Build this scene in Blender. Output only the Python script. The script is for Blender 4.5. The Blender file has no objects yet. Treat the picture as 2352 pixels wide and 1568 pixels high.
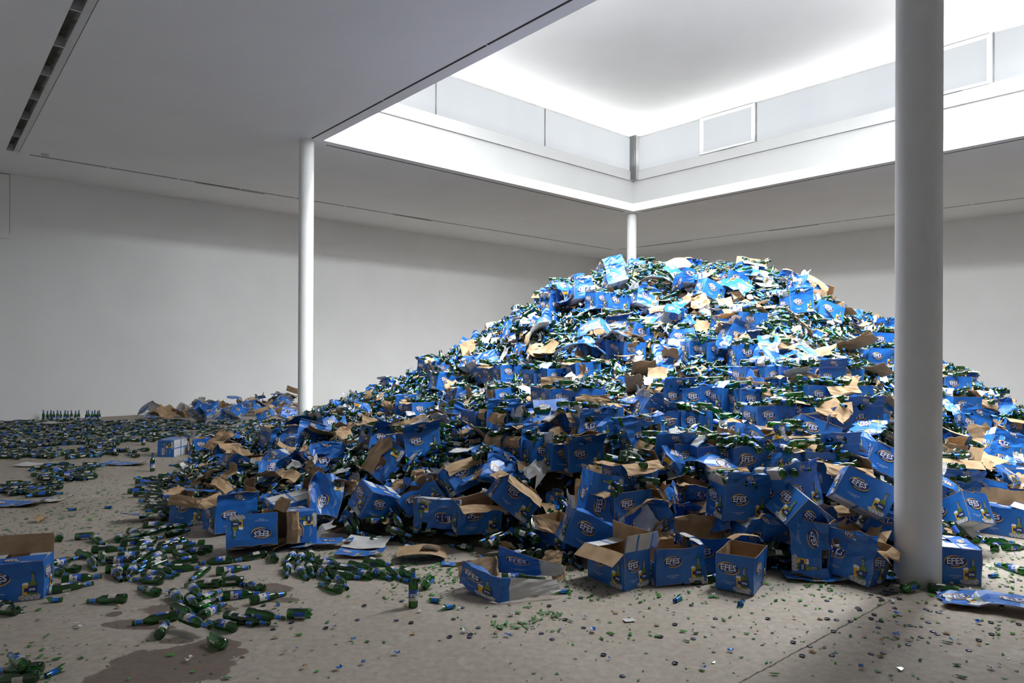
import bpy, bmesh, math, random
import numpy as np
from mathutils import Vector, Matrix

# ------------------------------------------------------------------ camera, world, light, exposure
SC = bpy.context.scene
FPX, CX, CY, CAM_H = 1540.0, 1176.0, 807.0, 1.65
PITCH, ROLL = -0.0019, 0.0043
CEIL = 5.75
YAW = 0.726886
AX = np.array([math.cos(YAW), math.sin(YAW)])      # room axis a (along the far left wall)
BX = np.array([-math.sin(YAW), math.cos(YAW)])     # room axis b (towards the far left wall)

_M = np.array([[1, 0, 0], [0, 0, -1], [0, 1, 0]], float)
_cp, _sp, _cr, _sr = math.cos(PITCH), math.sin(PITCH), math.cos(ROLL), math.sin(ROLL)
RCV = np.array([[_cr, -_sr, 0], [_sr, _cr, 0], [0, 0, 1]]) @ np.array([[1, 0, 0], [0, _cp, -_sp], [0, _sp, _cp]]) @ _M

cam_data = bpy.data.cameras.new('camera')
cam_data.sensor_width = 36.0
cam_data.lens = FPX / 2352 * 36
cam_data.shift_y = (CY - 784) / 2352
cam_data.clip_end = 200
cam = bpy.data.objects.new('camera', cam_data)
SC.collection.objects.link(cam)
_mw = Matrix.Identity(4)
for _i in range(3):
    _mw[_i][0], _mw[_i][1], _mw[_i][2] = RCV[0][_i], -RCV[1][_i], -RCV[2][_i]
_mw[2][3] = CAM_H
cam.matrix_world = _mw
SC.camera = cam

world = bpy.data.worlds.new('world')
SC.world = world
world.use_nodes = True
world.node_tree.nodes['Background'].inputs[0].default_value = (0.75, 0.82, 0.9, 1)
world.node_tree.nodes['Background'].inputs[1].default_value = 0.6

SC.view_settings.view_transform = 'Standard'
SC.view_settings.look = 'None'
SC.view_settings.gamma = 1.0
SC.view_settings.use_curve_mapping = False
SC.view_settings.exposure = 1.45
SC.cycles.adaptive_threshold = 0.05
SC.cycles.max_bounces = 9
SC.cycles.transparent_max_bounces = 8

SKY = dict(a0=5.90, a1=15.47, b0=1.85, b1=12.15, zb=6.60, zw0=6.86, zw1=7.86)
LANTERN_FILL = 50.0        # added strips facing up beside the panes, brightening the lantern ceiling (W per strip)
HALL_FILL = 610.0     # added lamps at the two unseen near clerestories, brightening the hall (W each)
PANE_GLOW = 0.27


def P(a, b, z):
    v = AX * a + BX * b
    return (float(v[0]), float(v[1]), float(z))


def lantern_fill_strip(name, a, b, along_a, length, inward=(0, 0), lean=0.0, share=1.0):  # added strip lamp, brightens the lantern beyond what the panes give
    li = bpy.data.lights.new(name, 'AREA')
    li.shape = 'RECTANGLE'
    li.size, li.size_y = length, 0.45
    li.energy = LANTERN_FILL * share
    li.color = (0.98, 0.99, 1.0)
    o = bpy.data.objects.new(name, li)
    SC.collection.objects.link(o)
    o.location = P(a, b, SKY['zw0'] + 0.06)
    d = Vector((0, 0, math.cos(lean))) + Vector(P(*inward, 0)) * math.sin(lean)
    zax = -d
    xax = Vector(P(1, 0, 0)) if along_a else Vector(P(0, 1, 0))
    yax = zax.cross(xax)
    o.matrix_world = Matrix.Translation(o.location) @ Matrix((xax, yax, zax)).transposed().to_4x4()


_ma, _mb = (SKY['a0'] + SKY['a1']) / 2, (SKY['b0'] + SKY['b1']) / 2
lantern_fill_strip('lantern_ceiling_fill', _ma, SKY['b1'] - 0.36, True, 9.0, (0, -1), .2, .55)
lantern_fill_strip('lantern_ceiling_fill', SKY['a1'] - 0.36, _mb, False, 9.6, (-1, 0), .2, .55)
lantern_fill_strip('lantern_ceiling_fill', _ma, SKY['b0'] + 0.36, True, 9.0, (0, 1), .85, 1.0)
lantern_fill_strip('lantern_ceiling_fill', SKY['a0'] + 0.36, _mb, False, 9.6, (1, 0), .85, 1.0)



def hall_fill_lamp(name, a, b, yaw, length):  # added lamp out of view, lights the heap and far walls
    li = bpy.data.lights.new(name, 'AREA')
    li.shape = 'RECTANGLE'
    li.size, li.size_y = length, 0.9
    li.energy = HALL_FILL
    li.spread = math.radians(138)      # narrowed to keep this added light off the lantern walls
    li.color = (0.93, 0.97, 1.0)
    o = bpy.data.objects.new(name, li)
    SC.collection.objects.link(o)
    o.location = P(a, b, (SKY['zw0'] + SKY['zw1']) / 2)
    # light leaves along local -Z: inwards through the opening and down
    d = Vector(P(*yaw, 0)) + Vector((0, 0, -1.9))
    o.rotation_euler = d.to_track_quat('-Z', 'Y').to_euler()


hall_fill_lamp('hall_down_fill', SKY['a0'] + .12, _mb, (1, 0), 9.6)
hall_fill_lamp('hall_down_fill', _ma, SKY['b0'] + .12, (0, 1), 9.0)

rng = np.random.default_rng(7)
random.seed(7)
COL = SC.collection


# ------------------------------------------------------------------ projection helpers
def ray(px, py):
    d = RCV.T @ np.array([(px - CX) / FPX, (py - CY) / FPX, 1.0])
    return d / d[1]


def on_plane(px, py, z):
    r = ray(px, py)
    t = (z - CAM_H) / r[2]
    return np.array([r[0] * t, r[1] * t, z])


def at_depth(px, py, d):
    r = ray(px, py)
    return np.array([r[0] * d, r[1] * d, CAM_H + r[2] * d])


def project(p):
    c = RCV @ (np.asarray(p, float) - np.array([0, 0, CAM_H]))
    return CX + FPX * c[0] / c[2], CY + FPX * c[1] / c[2]


# ------------------------------------------------------------------ materials
def srgb(r, g, b):
    f = lambda c: (c / 255 / 12.92) if c / 255 <= 0.04045 else ((c / 255 + 0.055) / 1.055) ** 2.4
    return (f(r), f(g), f(b), 1.0)


def new_mat(name):
    m = bpy.data.materials.new(name)
    m.use_nodes = True
    nt = m.node_tree
    return m, nt, nt.nodes['Principled BSDF']


def mottled(name, c1, c2, scale=6.0, rough=0.6, detail=4.0, bump=0.0, bscale=40.0, spec=0.35, metal=0.0, lo=0.35, hi=0.65):
    m, nt, b = new_mat(name)
    N, L = nt.nodes, nt.links
    tc = N.new('ShaderNodeTexCoord')
    nz = N.new('ShaderNodeTexNoise')
    nz.inputs['Scale'].default_value = scale
    nz.inputs['Detail'].default_value = detail
    L.new(tc.outputs['Object'], nz.inputs['Vector'])
    rp = N.new('ShaderNodeValToRGB')
    rp.color_ramp.elements[0].position, rp.color_ramp.elements[0].color = lo, c1
    rp.color_ramp.elements[1].position, rp.color_ramp.elements[1].color = hi, c2
    L.new(nz.outputs['Fac'], rp.inputs['Fac'])
    L.new(rp.outputs['Color'], b.inputs['Base Color'])
    b.inputs['Roughness'].default_value = rough
    b.inputs['Specular IOR Level'].default_value = spec
    b.inputs['Metallic'].default_value = metal
    if bump > 0:
        n2 = N.new('ShaderNodeTexNoise')
        n2.inputs['Scale'].default_value = bscale
        n2.inputs['Detail'].default_value = 3
        L.new(tc.outputs['Object'], n2.inputs['Vector'])
        bp = N.new('ShaderNodeBump')
        bp.inputs['Strength'].default_value = bump
        bp.inputs['Distance'].default_value = 0.004
        L.new(n2.outputs['Fac'], bp.inputs['Height'])
        L.new(bp.outputs['Normal'], b.inputs['Normal'])
    return m


M = {}
M['wall'] = mottled('wall_paint', srgb(244, 244, 243), srgb(248, 248, 247), 0.9, 0.85, 5, spec=0.15)
M['ceiling'] = mottled('ceiling_paint', srgb(244, 244, 244), srgb(248, 248, 248), 0.7, 0.9, 4, spec=0.1)
M['lantern'] = mottled('lantern_paint_dimmed', srgb(190, 190, 189), srgb(195, 195, 194), 0.7, 0.9, 3, spec=0.1)  # white upstands coloured greyer to offset the strong light on them
M['lantern_ceiling'] = mottled('lantern_ceiling_paint', srgb(232, 232, 231), srgb(237, 237, 236), 0.7, 0.9, 3, spec=0.1)  # same white as the upstands, kept paler so it reads brighter lit
M['column'] = mottled('column_paint', srgb(236, 236, 234), srgb(242, 242, 240), 3.0, 0.55, 5, bump=0.15, bscale=14)
M['slot'] = mottled('dark_slot', srgb(42, 42, 40), srgb(58, 57, 54), 5, 0.7)
M['grey_metal'] = mottled('grey_metal', srgb(168, 168, 166), srgb(182, 182, 180), 3, 0.45, metal=0.2)
M['dark_metal'] = mottled('dark_metal', srgb(96, 97, 98), srgb(110, 110, 110), 3, 0.45, metal=0.3)
M['frame'] = mottled('window_frame_white', srgb(214, 214, 212), srgb(222, 222, 220), 3, 0.5)
M['trough'] = mottled('trough_inside', srgb(118, 112, 104), srgb(140, 134, 126), 3, 0.7)


def pane_material(glow):
    m, nt, b = new_mat('frosted_pane')
    N, L = nt.nodes, nt.links
    tc = N.new('ShaderNodeTexCoord')
    nz = N.new('ShaderNodeTexNoise')
    nz.inputs['Scale'].default_value = 1.1
    nz.inputs['Detail'].default_value = 4
    mp = N.new('ShaderNodeMapping')
    mp.inputs['Scale'].default_value = (1, 1, 0.35)
    L.new(tc.outputs['Object'], mp.inputs['Vector'])
    L.new(mp.outputs['Vector'], nz.inputs['Vector'])
    rp = N.new('ShaderNodeValToRGB')
    rp.color_ramp.elements[0].position, rp.color_ramp.elements[0].color = 0.2, (0.80, 0.85, 0.90, 1)
    rp.color_ramp.elements[1].position, rp.color_ramp.elements[1].color = 0.8, (0.92, 0.95, 0.98, 1)
    L.new(nz.outputs['Fac'], rp.inputs['Fac'])
    b.inputs['Base Color'].default_value = (0.03, 0.033, 0.036, 1)
    b.inputs['Roughness'].default_value = 0.5
    L.new(rp.outputs['Color'], b.inputs['Emission Color'])
    b.inputs['Emission Strength'].default_value = glow
    return m


M['pane'] = pane_material(PANE_GLOW)


def floor_material():
    m, nt, b = new_mat('concrete')
    N, L = nt.nodes, nt.links
    geo = N.new('ShaderNodeNewGeometry')

    def noise(scale, detail, rough=0.55):
        n = N.new('ShaderNodeTexNoise')
        n.inputs['Scale'].default_value = scale
        n.inputs['Detail'].default_value = detail
        n.inputs['Roughness'].default_value = rough
        L.new(geo.outputs['Position'], n.inputs['Vector'])
        return n

    def ramp(src, p0, c0, p1, c1):
        r = N.new('ShaderNodeValToRGB')
        r.color_ramp.elements[0].position, r.color_ramp.elements[0].color = p0, c0
        r.color_ramp.elements[1].position, r.color_ramp.elements[1].color = p1, c1
        L.new(src, r.inputs['Fac'])
        return r

    def mix(fac, a, c, mode='MIX'):
        x = N.new('ShaderNodeMix')
        x.data_type = 'RGBA'
        x.blend_type = mode
        if isinstance(fac, float):
            x.inputs['Factor'].default_value = fac
        else:
            L.new(fac, x.inputs['Factor'])
        L.new(a, x.inputs['A'])
        if isinstance(c, tuple):
            x.inputs['B'].default_value = c
        else:
            L.new(c, x.inputs['B'])
        return x.outputs['Result']

    base = ramp(noise(0.8, 6).outputs['Fac'], 0.3, srgb(157, 147, 134), 0.7, srgb(176, 166, 154))
    fine = ramp(noise(22, 4).outputs['Fac'], 0.3, (0.80, 0.80, 0.80, 1), 0.7, (1.06, 1.06, 1.06, 1))
    col = mix(1.0, base.outputs['Color'], fine.outputs['Color'], 'MULTIPLY')
    speck = ramp(noise(90, 2).outputs['Fac'], 0.70, (0, 0, 0, 1), 0.76, (1, 1, 1, 1))
    col = mix(speck.outputs['Color'], col, srgb(132, 120, 108))
    pale = ramp(noise(2.6, 5, 0.7).outputs['Fac'], 0.60, (0, 0, 0, 1), 0.74, (0.4, 0.4, 0.4, 1))
    col = mix(pale.outputs['Color'], col, srgb(212, 205, 196))
    # spilled liquid: blobs with ragged edges
    wob = noise(4.5, 5, 0.65)
    total = None
    blobs = [(385, 1530, 0.36, 0.22), (455, 1500, 0.27, 0.13), (505, 1478, 0.15, 0.07), (300, 1557, 0.22, 0.10), (405, 1470, 0.10, 0.06),
             (285, 1432, 0.15, 0.06), (335, 1440, 0.2, 0.04), (262, 1410, 0.05, 0.05), (625, 1352, 0.15, 0.12), (640, 1378, 0.16, 0.05), (430, 1398, 0.3, 0.12)]
    for (px, py, rx, ry) in blobs:
        c = on_plane(px, py, 0.0)
        sub = N.new('ShaderNodeVectorMath'); sub.operation = 'SUBTRACT'
        L.new(geo.outputs['Position'], sub.inputs[0]); sub.inputs[1].default_value = (c[0], c[1], 0)
        sc = N.new('ShaderNodeVectorMath'); sc.operation = 'MULTIPLY'
        L.new(sub.outputs[0], sc.inputs[0]); sc.inputs[1].default_value = (1 / rx, 1 / ry, 0)
        ln = N.new('ShaderNodeVectorMath'); ln.operation = 'LENGTH'
        L.new(sc.outputs[0], ln.inputs[0])
        if total is None:
            total = ln.outputs['Value']
        else:
            mn = N.new('ShaderNodeMath'); mn.operation = 'SMOOTH_MIN'
            L.new(total, mn.inputs[0]); L.new(ln.outputs['Value'], mn.inputs[1]); mn.inputs[2].default_value = 0.25
            total = mn.outputs[0]
    ad = N.new('ShaderNodeMath'); ad.operation = 'MULTIPLY_ADD'
    L.new(wob.outputs['Fac'], ad.inputs[0]); ad.inputs[1].default_value = 1.5
    L.new(total, ad.inputs[2])
    wet = N.new('ShaderNodeMapRange')
    L.new(ad.outputs[0], wet.inputs['Value'])
    wet.inputs['From Min'].default_value = 1.66
    wet.inputs['From Max'].default_value = 1.72
    wet.inputs['To Min'].default_value = 1.0
    wet.inputs['To Max'].default_value = 0.0
    col = mix(wet.outputs['Result'], col, mix(1.0, col, (0.44, 0.39, 0.37, 1), 'MULTIPLY'))
    L.new(col, b.inputs['Base Color'])
    rr = N.new('ShaderNodeMapRange')
    L.new(wet.outputs['Result'], rr.inputs['Value'])
    rr.inputs['To Min'].default_value = 0.62
    rr.inputs['To Max'].default_value = 0.5
    L.new(rr.outputs['Result'], b.inputs['Roughness'])
    b.inputs['Specular IOR Level'].default_value = 0.3
    bp = N.new('ShaderNodeBump'); bp.inputs['Strength'].default_value = 0.25; bp.inputs['Distance'].default_value = 0.004
    L.new(noise(35, 4).outputs['Fac'], bp.inputs['Height'])
    L.new(bp.outputs['Normal'], b.inputs['Normal'])
    return m


M['floor'] = floor_material()

# cardboard and print
M['blue'] = mottled('print_blue', srgb(27, 93, 174), srgb(42, 114, 195), 5, 0.34, bump=0.12, bscale=26, spec=0.5)
M['kraft'] = mottled('kraft_cardboard', srgb(156, 129, 98), srgb(178, 151, 120), 9, 0.85, bump=0.25, bscale=60, spec=0.15)
M['white'] = mottled('white_board', srgb(184, 183, 182), srgb(206, 205, 203), 7, 0.6, bump=0.1, bscale=30, spec=0.3)
M['navy'] = mottled('print_navy', srgb(14, 34, 104), srgb(20, 44, 120), 6, 0.4, spec=0.5)
M['gold'] = mottled('print_gold', srgb(196, 152, 62), srgb(214, 174, 88), 8, 0.45, spec=0.5)
M['ink'] = mottled('print_white', srgb(226, 228, 232), srgb(238, 239, 242), 6, 0.45, spec=0.4)
M['hop'] = mottled('print_bottle_green', srgb(66, 96, 30), srgb(118, 140, 48), 20, 0.4, spec=0.5)
M['beer'] = mottled('print_beer_yellow', srgb(214, 158, 24), srgb(238, 192, 52), 14, 0.4, spec=0.5)
M['ice'] = mottled('print_ice', srgb(112, 116, 126), srgb(206, 206, 208), 75, 0.5, spec=0.4, lo=0.3, hi=0.6)
PRINT = [M[k] for k in ('blue', 'kraft', 'white', 'navy', 'gold', 'ink', 'hop', 'beer', 'ice')]
BLUE, KRAFT, WHITE, NAVY, GOLD, INK, HOP, BEER, ICE = range(9)


def glass_material():
    m = bpy.data.materials.new('green_glass')
    m.use_nodes = True
    nt = m.node_tree
    nt.nodes.clear()
    N, L = nt.nodes, nt.links
    out = N.new('ShaderNodeOutputMaterial')
    tr = N.new('ShaderNodeBsdfTransparent'); tr.inputs[0].default_value = (0.12, 0.52, 0.11, 1)
    df = N.new('ShaderNodeBsdfDiffuse'); df.inputs[0].default_value = (0.006, 0.045, 0.010, 1)
    tl = N.new('ShaderNodeBsdfTranslucent'); tl.inputs[0].default_value = (0.02, 0.22, 0.03, 1)
    ad = N.new('ShaderNodeMixShader'); ad.inputs[0].default_value = 0.5
    L.new(df.outputs[0], ad.inputs[1]); L.new(tl.outputs[0], ad.inputs[2])
    mx = N.new('ShaderNodeMixShader'); mx.inputs[0].default_value = 0.42
    L.new(tr.outputs[0], mx.inputs[1]); L.new(ad.outputs[0], mx.inputs[2])
    gl = N.new('ShaderNodeBsdfGlossy'); gl.inputs['Roughness'].default_value = 0.04
    gl.inputs[0].default_value = (0.9, 0.95, 0.9, 1)
    fr = N.new('ShaderNodeFresnel'); fr.inputs['IOR'].default_value = 1.7
    m2 = N.new('ShaderNodeMixShader')
    L.new(fr.outputs[0], m2.inputs[0]); L.new(mx.outputs[0], m2.inputs[1]); L.new(gl.outputs[0], m2.inputs[2])
    L.new(m2.outputs[0], out.inputs[0])
    return m


M['glass'] = glass_material()
M['foil'] = mottled('blue_foil', srgb(34, 104, 206), srgb(70, 150, 238), 30, 0.22, metal=0.6, spec=0.7)
M['goldfoil'] = mottled('gold_foil', srgb(176, 140, 70), srgb(200, 168, 100), 30, 0.35, metal=0.5)
M['paper'] = mottled('label_paper', srgb(186, 182, 172), srgb(208, 204, 196), 30, 0.5)
M['labelblue'] = mottled('label_blue', srgb(24, 74, 172), srgb(34, 92, 196), 30, 0.4, spec=0.5)
M['cap'] = mottled('cap_metal', srgb(52, 56, 78), srgb(112, 114, 124), 60, 0.35, metal=0.7)
M['core'] = mottled('packed_debris_shade', srgb(24, 26, 24), srgb(78, 66, 52), 9, 0.9, bump=0.6, bscale=18)  # dark tones put the shade of the heap's gaps into the colour
M['film'] = mottled('clear_film', srgb(190, 194, 198), srgb(225, 228, 230), 12, 0.25, spec=0.6)


# ------------------------------------------------------------------ mesh helpers
class MB:
    def __init__(self):
        self.v, self.f, self.m, self.n = [], [], [], 0

    def add(self, verts, faces, mat=0):
        self.v.append(np.asarray(verts, float))
        k = self.n
        self.f.extend([tuple(int(i) + k for i in f) for f in faces])
        if isinstance(mat, int):
            self.m.extend([mat] * len(faces))
        else:
            self.m.extend([int(x) for x in mat])
        self.n += len(verts)

    def box(self, lo, hi, mat=0, fn=None):
        x0, y0, z0 = lo
        x1, y1, z1 = hi
        vs = [(x0, y0, z0), (x1, y0, z0), (x1, y1, z0), (x0, y1, z0), (x0, y0, z1), (x1, y0, z1), (x1, y1, z1), (x0, y1, z1)]
        if fn:
            vs = [fn(*p) for p in vs]
        self.add(vs, [(0, 3, 2, 1), (4, 5, 6, 7), (0, 1, 5, 4), (1, 2, 6, 5), (2, 3, 7, 6), (3, 0, 4, 7)], mat)

    def arrays(self):
        return np.concatenate(self.v), self.f, self.m

    def mesh(self, name, mats, smooth=False):
        me = bpy.data.meshes.new(name)
        V, F, m = self.arrays()
        me.from_pydata(V.tolist(), [], F)
        for x in mats:
            me.materials.append(x)
        me.polygons.foreach_set('material_index', m)
        if smooth:
            me.polygons.foreach_set('use_smooth', [True] * len(F))
        me.update()
        return me


def link(name, data, parent=None):
    o = bpy.data.objects.new(name, data)
    COL.objects.link(o)
    if parent is not None:
        o.parent = parent
    return o


def tag(o, label=None, cat=None, group=None, kind=None):
    if label: o['label'] = label
    if cat: o['category'] = cat
    if group: o['group'] = group
    if kind: o['kind'] = kind
    return o


def big_mesh(name, V, T, mi, mats, smooth=True):
    """one mesh from numpy triangle arrays"""
    me = bpy.data.meshes.new(name)
    nt = len(T)
    me.vertices.add(len(V)); me.loops.add(nt * 3); me.polygons.add(nt)
    me.vertices.foreach_set('co', np.ascontiguousarray(V, np.float32).ravel())
    me.loops.foreach_set('vertex_index', np.ascontiguousarray(T, np.int32).ravel())
    me.polygons.foreach_set('loop_start', np.arange(nt, dtype=np.int32) * 3)
    for x in mats:
        me.materials.append(x)
    me.polygons.foreach_set('material_index', np.ascontiguousarray(mi, np.int32))
    me.polygons.foreach_set('use_smooth', np.full(nt, smooth))
    me.update(calc_edges=True)
    return me


def tris(F, m):
    T, mi = [], []
    for f, k in zip(F, m):
        for i in range(1, len(f) - 1):
            T.append((f[0], f[i], f[i + 1])); mi.append(k)
    return np.array(T, np.int32), np.array(mi, np.int32)


def scatter_mesh(name, protos, choice, Rm, loc, scale, mats, smooth=True):
    """protos: list of (V,T,mi); one joined mesh of transformed copies"""
    VV, TT, MM, off = [], [], [], 0
    for k, (V, T, mi) in enumerate(protos):
        idx = np.nonzero(choice == k)[0]
        if not len(idx):
            continue
        W = np.einsum('nij,vj->nvi', Rm[idx], V) * scale[idx][:, None, None] + loc[idx][:, None, :]
        n, v = W.shape[:2]
        t = T[None] + (np.arange(n) * v)[:, None, None] + off
        VV.append(W.reshape(-1, 3)); TT.append(t.reshape(-1, 3)); MM.append(np.tile(mi, n))
        off += n * v
    return big_mesh(name, np.concatenate(VV), np.concatenate(TT), np.concatenate(MM), mats, smooth)


# ------------------------------------------------------------------ the room
A0, A1, B0, B1 = -1.2, 24.6, -5.4, 19.4
RW0, RW1 = 22.66, 24.5     # right wall leaves the square a little: a at b=B1 and at b=B0


def struct(name, mb, mats, label=None, cat=None, smooth=False, parent=None):
    o = link(name, mb.mesh(name, mats, smooth), parent)
    if parent is None:
        tag(o, label, cat, kind='structure')
    return o


mb = MB()
mb.box((A0 - .3, B0 - .3, -0.2), (A1 + .3, B1 + .3, 0.0), 0, P)
floor = struct('floor', mb, [M['floor']], 'stained taupe concrete floor of the hall', 'floor')
# control joint in the slab
mb = MB()
j0, j1 = on_plane(2075, 1362, 0), on_plane(1640, 1600, 0)
jd = (j1 - j0)[:2]; jl = np.hypot(*jd); jn = np.array([-jd[1], jd[0]]) / jl
for s in range(60):
    t0, t1 = s / 60, (s + 1) / 60
    w = 0.0028 + 0.0025 * random.random()
    o0 = jn * random.uniform(-.003, .003)
    p0, p1 = j0[:2] + jd * t0 + o0, j0[:2] + jd * t1 + o0
    mb.add([(*(p0 - jn * w), .0008), (*(p1 - jn * w), .0008), (*(p1 + jn * w), .0008), (*(p0 + jn * w), .0008)], [(0, 1, 2, 3)])
struct('floor_joint', mb, [mottled('joint_dirt', srgb(72, 74, 58), srgb(112, 104, 90), 30, 0.9)], parent=floor)

mb = MB()
mb.box((A0 - .3, B1, 0), (A1 + .3, B1 + .25, CEIL), 0, P)
wall_left = struct('wall_left', mb, [M['wall']], 'long white wall running along the far left of the hall', 'wall')
# flush access panel in the wall: thin open joints
mb = MB()
pa = lambda px, py: (AX @ at_depth(px, py, 15.4)[:2])
for (a0, a1, z0, z1) in ((0.3, 1.62, CEIL - .016, CEIL - .004), (1.612, 1.62, CEIL - 1.38, CEIL - .01), (0.3, 1.62, CEIL - 1.508, CEIL - 1.503)):
    mb.box((a0, B1 - .002, z0), (a1, B1 + .01, z1), 0, P)
struct('panel_joint', mb, [M['dark_metal']], parent=wall_left)

mb = MB()
x = lambda a, b, z: P(a, b, z)
mb.add([x(RW0, B1, 0), x(RW1, B0, 0), x(RW1 + .3, B0, 0), x(RW0 + .3, B1, 0), x(RW0, B1, CEIL), x(RW1, B0, CEIL), x(RW1 + .3, B0, CEIL), x(RW0 + .3, B1, CEIL)],
       [(0, 1, 2, 3), (4, 7, 6, 5), (0, 4, 5, 1), (1, 5, 6, 2), (2, 6, 7, 3), (3, 7, 4, 0)])
struct('wall_right', mb, [M['wall']], 'white wall behind the heap meeting the left wall in the far corner', 'wall')
mb = MB(); mb.box((A0 - .25, B0, 0), (A0, B1, CEIL), 0, P)
struct('wall_near', mb, [M['wall']], 'white wall behind the camera', 'wall')
mb = MB(); mb.box((A0, B0 - .25, 0), (A1, B0, CEIL), 0, P)
struct('wall_side', mb, [M['wall']], 'white wall outside the frame to the right', 'wall')

# ceiling with the lantern opening and the lamp trough cut out
S = SKY
TR = dict(a0=1.36, a1=1.485, b0=-3.0, b1=17.15)
ab = [A0 - .3, TR['a0'], TR['a1'], S['a0'], S['a1'], A1 + .3]
bb = [B0 - .3, TR['b0'], S['b0'], S['b1'], TR['b1'], B1 + .3]
mb = MB()
for i in range(len(ab) - 1):
    for j in range(len(bb) - 1):
        hole = (i == 1 and 1 <= j <= 3) or (i == 3 and j == 2)
        if not hole:
            mb.box((ab[i], bb[j], CEIL), (ab[i + 1], bb[j + 1], CEIL + .22), 0, P)
ceiling = struct('ceiling', mb, [M['ceiling']], 'smooth pale grey ceiling around the skylight opening', 'ceiling')


def strip(a0, b0, a1, b1, w, mat, name, z0=-0.003, z1=0.02, gaps=0, parent=ceiling, seg=1.25):
    """recessed-looking dark shadow gap under the ceiling, broken by small joints"""
    L = math.hypot(a1 - a0, b1 - b0)
    n = max(1, int(L / seg)) if gaps else 1
    m_ = MB()
    da, db = (a1 - a0) / L, (b1 - b0) / L
    for k in range(n):
        s0, s1 = L * k / n + gaps, L * (k + 1) / n - gaps
        c = []
        for s, sd in ((s0, -1), (s1, -1), (s1, 1), (s0, 1)):
            c.append((a0 + da * s - db * w * sd / 2, b0 + db * s + da * w * sd / 2))
        vs = [P(*q, CEIL + z0) for q in c] + [P(*q, CEIL + z1) for q in c]
        m_.add(vs, [(0, 3, 2, 1), (4, 5, 6, 7), (0, 1, 5, 4), (1, 2, 6, 5), (2, 3, 7, 6), (3, 0, 4, 7)])
    return struct(name, m_, [mat], parent=parent)


G = 0.23
strip(S['a0'] - G, S['b0'] - G, S['a0'] - G, S['b1'] + 0.05, .035, M['slot'], 'shadow_gap', gaps=.012, seg=2.4)
strip(S['a0'] + 0.15, S['b1'] + G, S['a1'] - .15, S['b1'] + G, .035, M['slot'], 'shadow_gap', gaps=.012, seg=2.4)
strip(S['a1'] + G, S['b0'] + .1, S['a1'] + G, S['b1'] - .1, .035, M['slot'], 'shadow_gap', gaps=.012, seg=2.4)
strip(1.75, 17.2, 20.6, 17.2, .04, M['slot'], 'track_slot', gaps=.02, seg=1.45)
strip(20.75, 17.0, 22.1, -3, .04, M['slot'], 'track_slot', gaps=.02, seg=1.6)
strip(1.75, 17.2 + .06, 20.6, 17.2 + .06, .012, M['frame'], 'track_edge')
strip(5.05, 17.25, 6.75, 17.30, .07, M['grey_metal'], 'track_cover', z0=-.012)
strip(10.6, 17.24, 12.0, 17.28, .06, M['grey_metal'], 'track_cover', z0=-.012)
strip(21.0, 13.9, 20.85, 16.0, .09, M['grey_metal'], 'track_cover', z0=-.012)
strip(21.3, 9.4, 21.2, 11.0, .09, M['grey_metal'], 'track_cover', z0=-.012)
# lamp trough
mb = MB()
t = TR
mb.box((t['a0'] - .02, t['b0'], CEIL + .16), (t['a1'] + .02, t['b1'], CEIL + .18), 0, P)
mb.box((t['a0'] - .012, t['b0'], CEIL + .005), (t['a0'], t['b1'], CEIL + .17), 0, P)
mb.box((t['a1'], t['b0'], CEIL + .005), (t['a1'] + .012, t['b1'], CEIL + .17), 0, P)
trough = struct('trim_1', mb, [M['trough']], 'long recessed lamp trough with dividers in the ceiling at left', 'lamp trough')
k = t['b1'] - 1.27
while k > t['b0']:
    mb = MB(); mb.box((t['a0'], k - .012, CEIL - .006), (t['a1'] + .09, k + .012, CEIL + .02), 0, P)
    mb.box((t['a0'], k - .012, CEIL), (t['a1'], k + .012, CEIL + .15), 0, P)
    struct('divider', mb, [M['frame']], parent=trough)
    mb = MB(); mb.box((t['a0'] + .01, k + .08, CEIL + .09), (t['a1'] - .01, k + .30, CEIL + .155), 0, P)
    struct('socket', mb, [M['dark_metal']], parent=trough)
    k -= 1.27
mb = MB(); mb.box((t['a1'] + .008, t['b0'], CEIL - .005), (t['a1'] + .085, t['b1'], CEIL + .01), 0, P)
struct('lid', mb, [M['frame']], parent=trough)
mb = MB(); mb.box((t['a1'] + .088, t['b0'], CEIL - .003), (t['a1'] + .096, t['b1'], CEIL + .01), 0, P)
struct('lid_gap', mb, [M['dark_metal']], parent=trough)


def lathe(prof, n, mat=0, mbx=None, cap=True):
    """prof: list of (r,z[,mat])"""
    b_ = mbx or MB()
    vs = []
    for p in prof:
        for i in range(n):
            a = 2 * math.pi * i / n
            vs.append((p[0] * math.cos(a), p[0] * math.sin(a), p[1]))
    fs, ms = [], []
    for r in range(len(prof) - 1):
        for i in range(n):
            fs.append((r * n + i, r * n + (i + 1) % n, (r + 1) * n + (i + 1) % n, (r + 1) * n + i))
            ms.append(prof[r][2] if len(prof[r]) > 2 else mat)
    if cap:
        fs.append(tuple(range(n - 1, -1, -1))); ms.append(prof[0][2] if len(prof[0]) > 2 else mat)
    b_.add(vs, fs, ms)
    return b_


# ceiling detector
det = link('smoke_detector', lathe([(0.075, 0), (0.07, -.03), (.05, -.045), (.005, -.046)], 24).mesh('smoke_detector', [M['frame']], True))
det.location = P(2.0, 16.95, CEIL)
tag(det, 'small round white smoke detector on the ceiling by the track slot', 'smoke detector')

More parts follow.
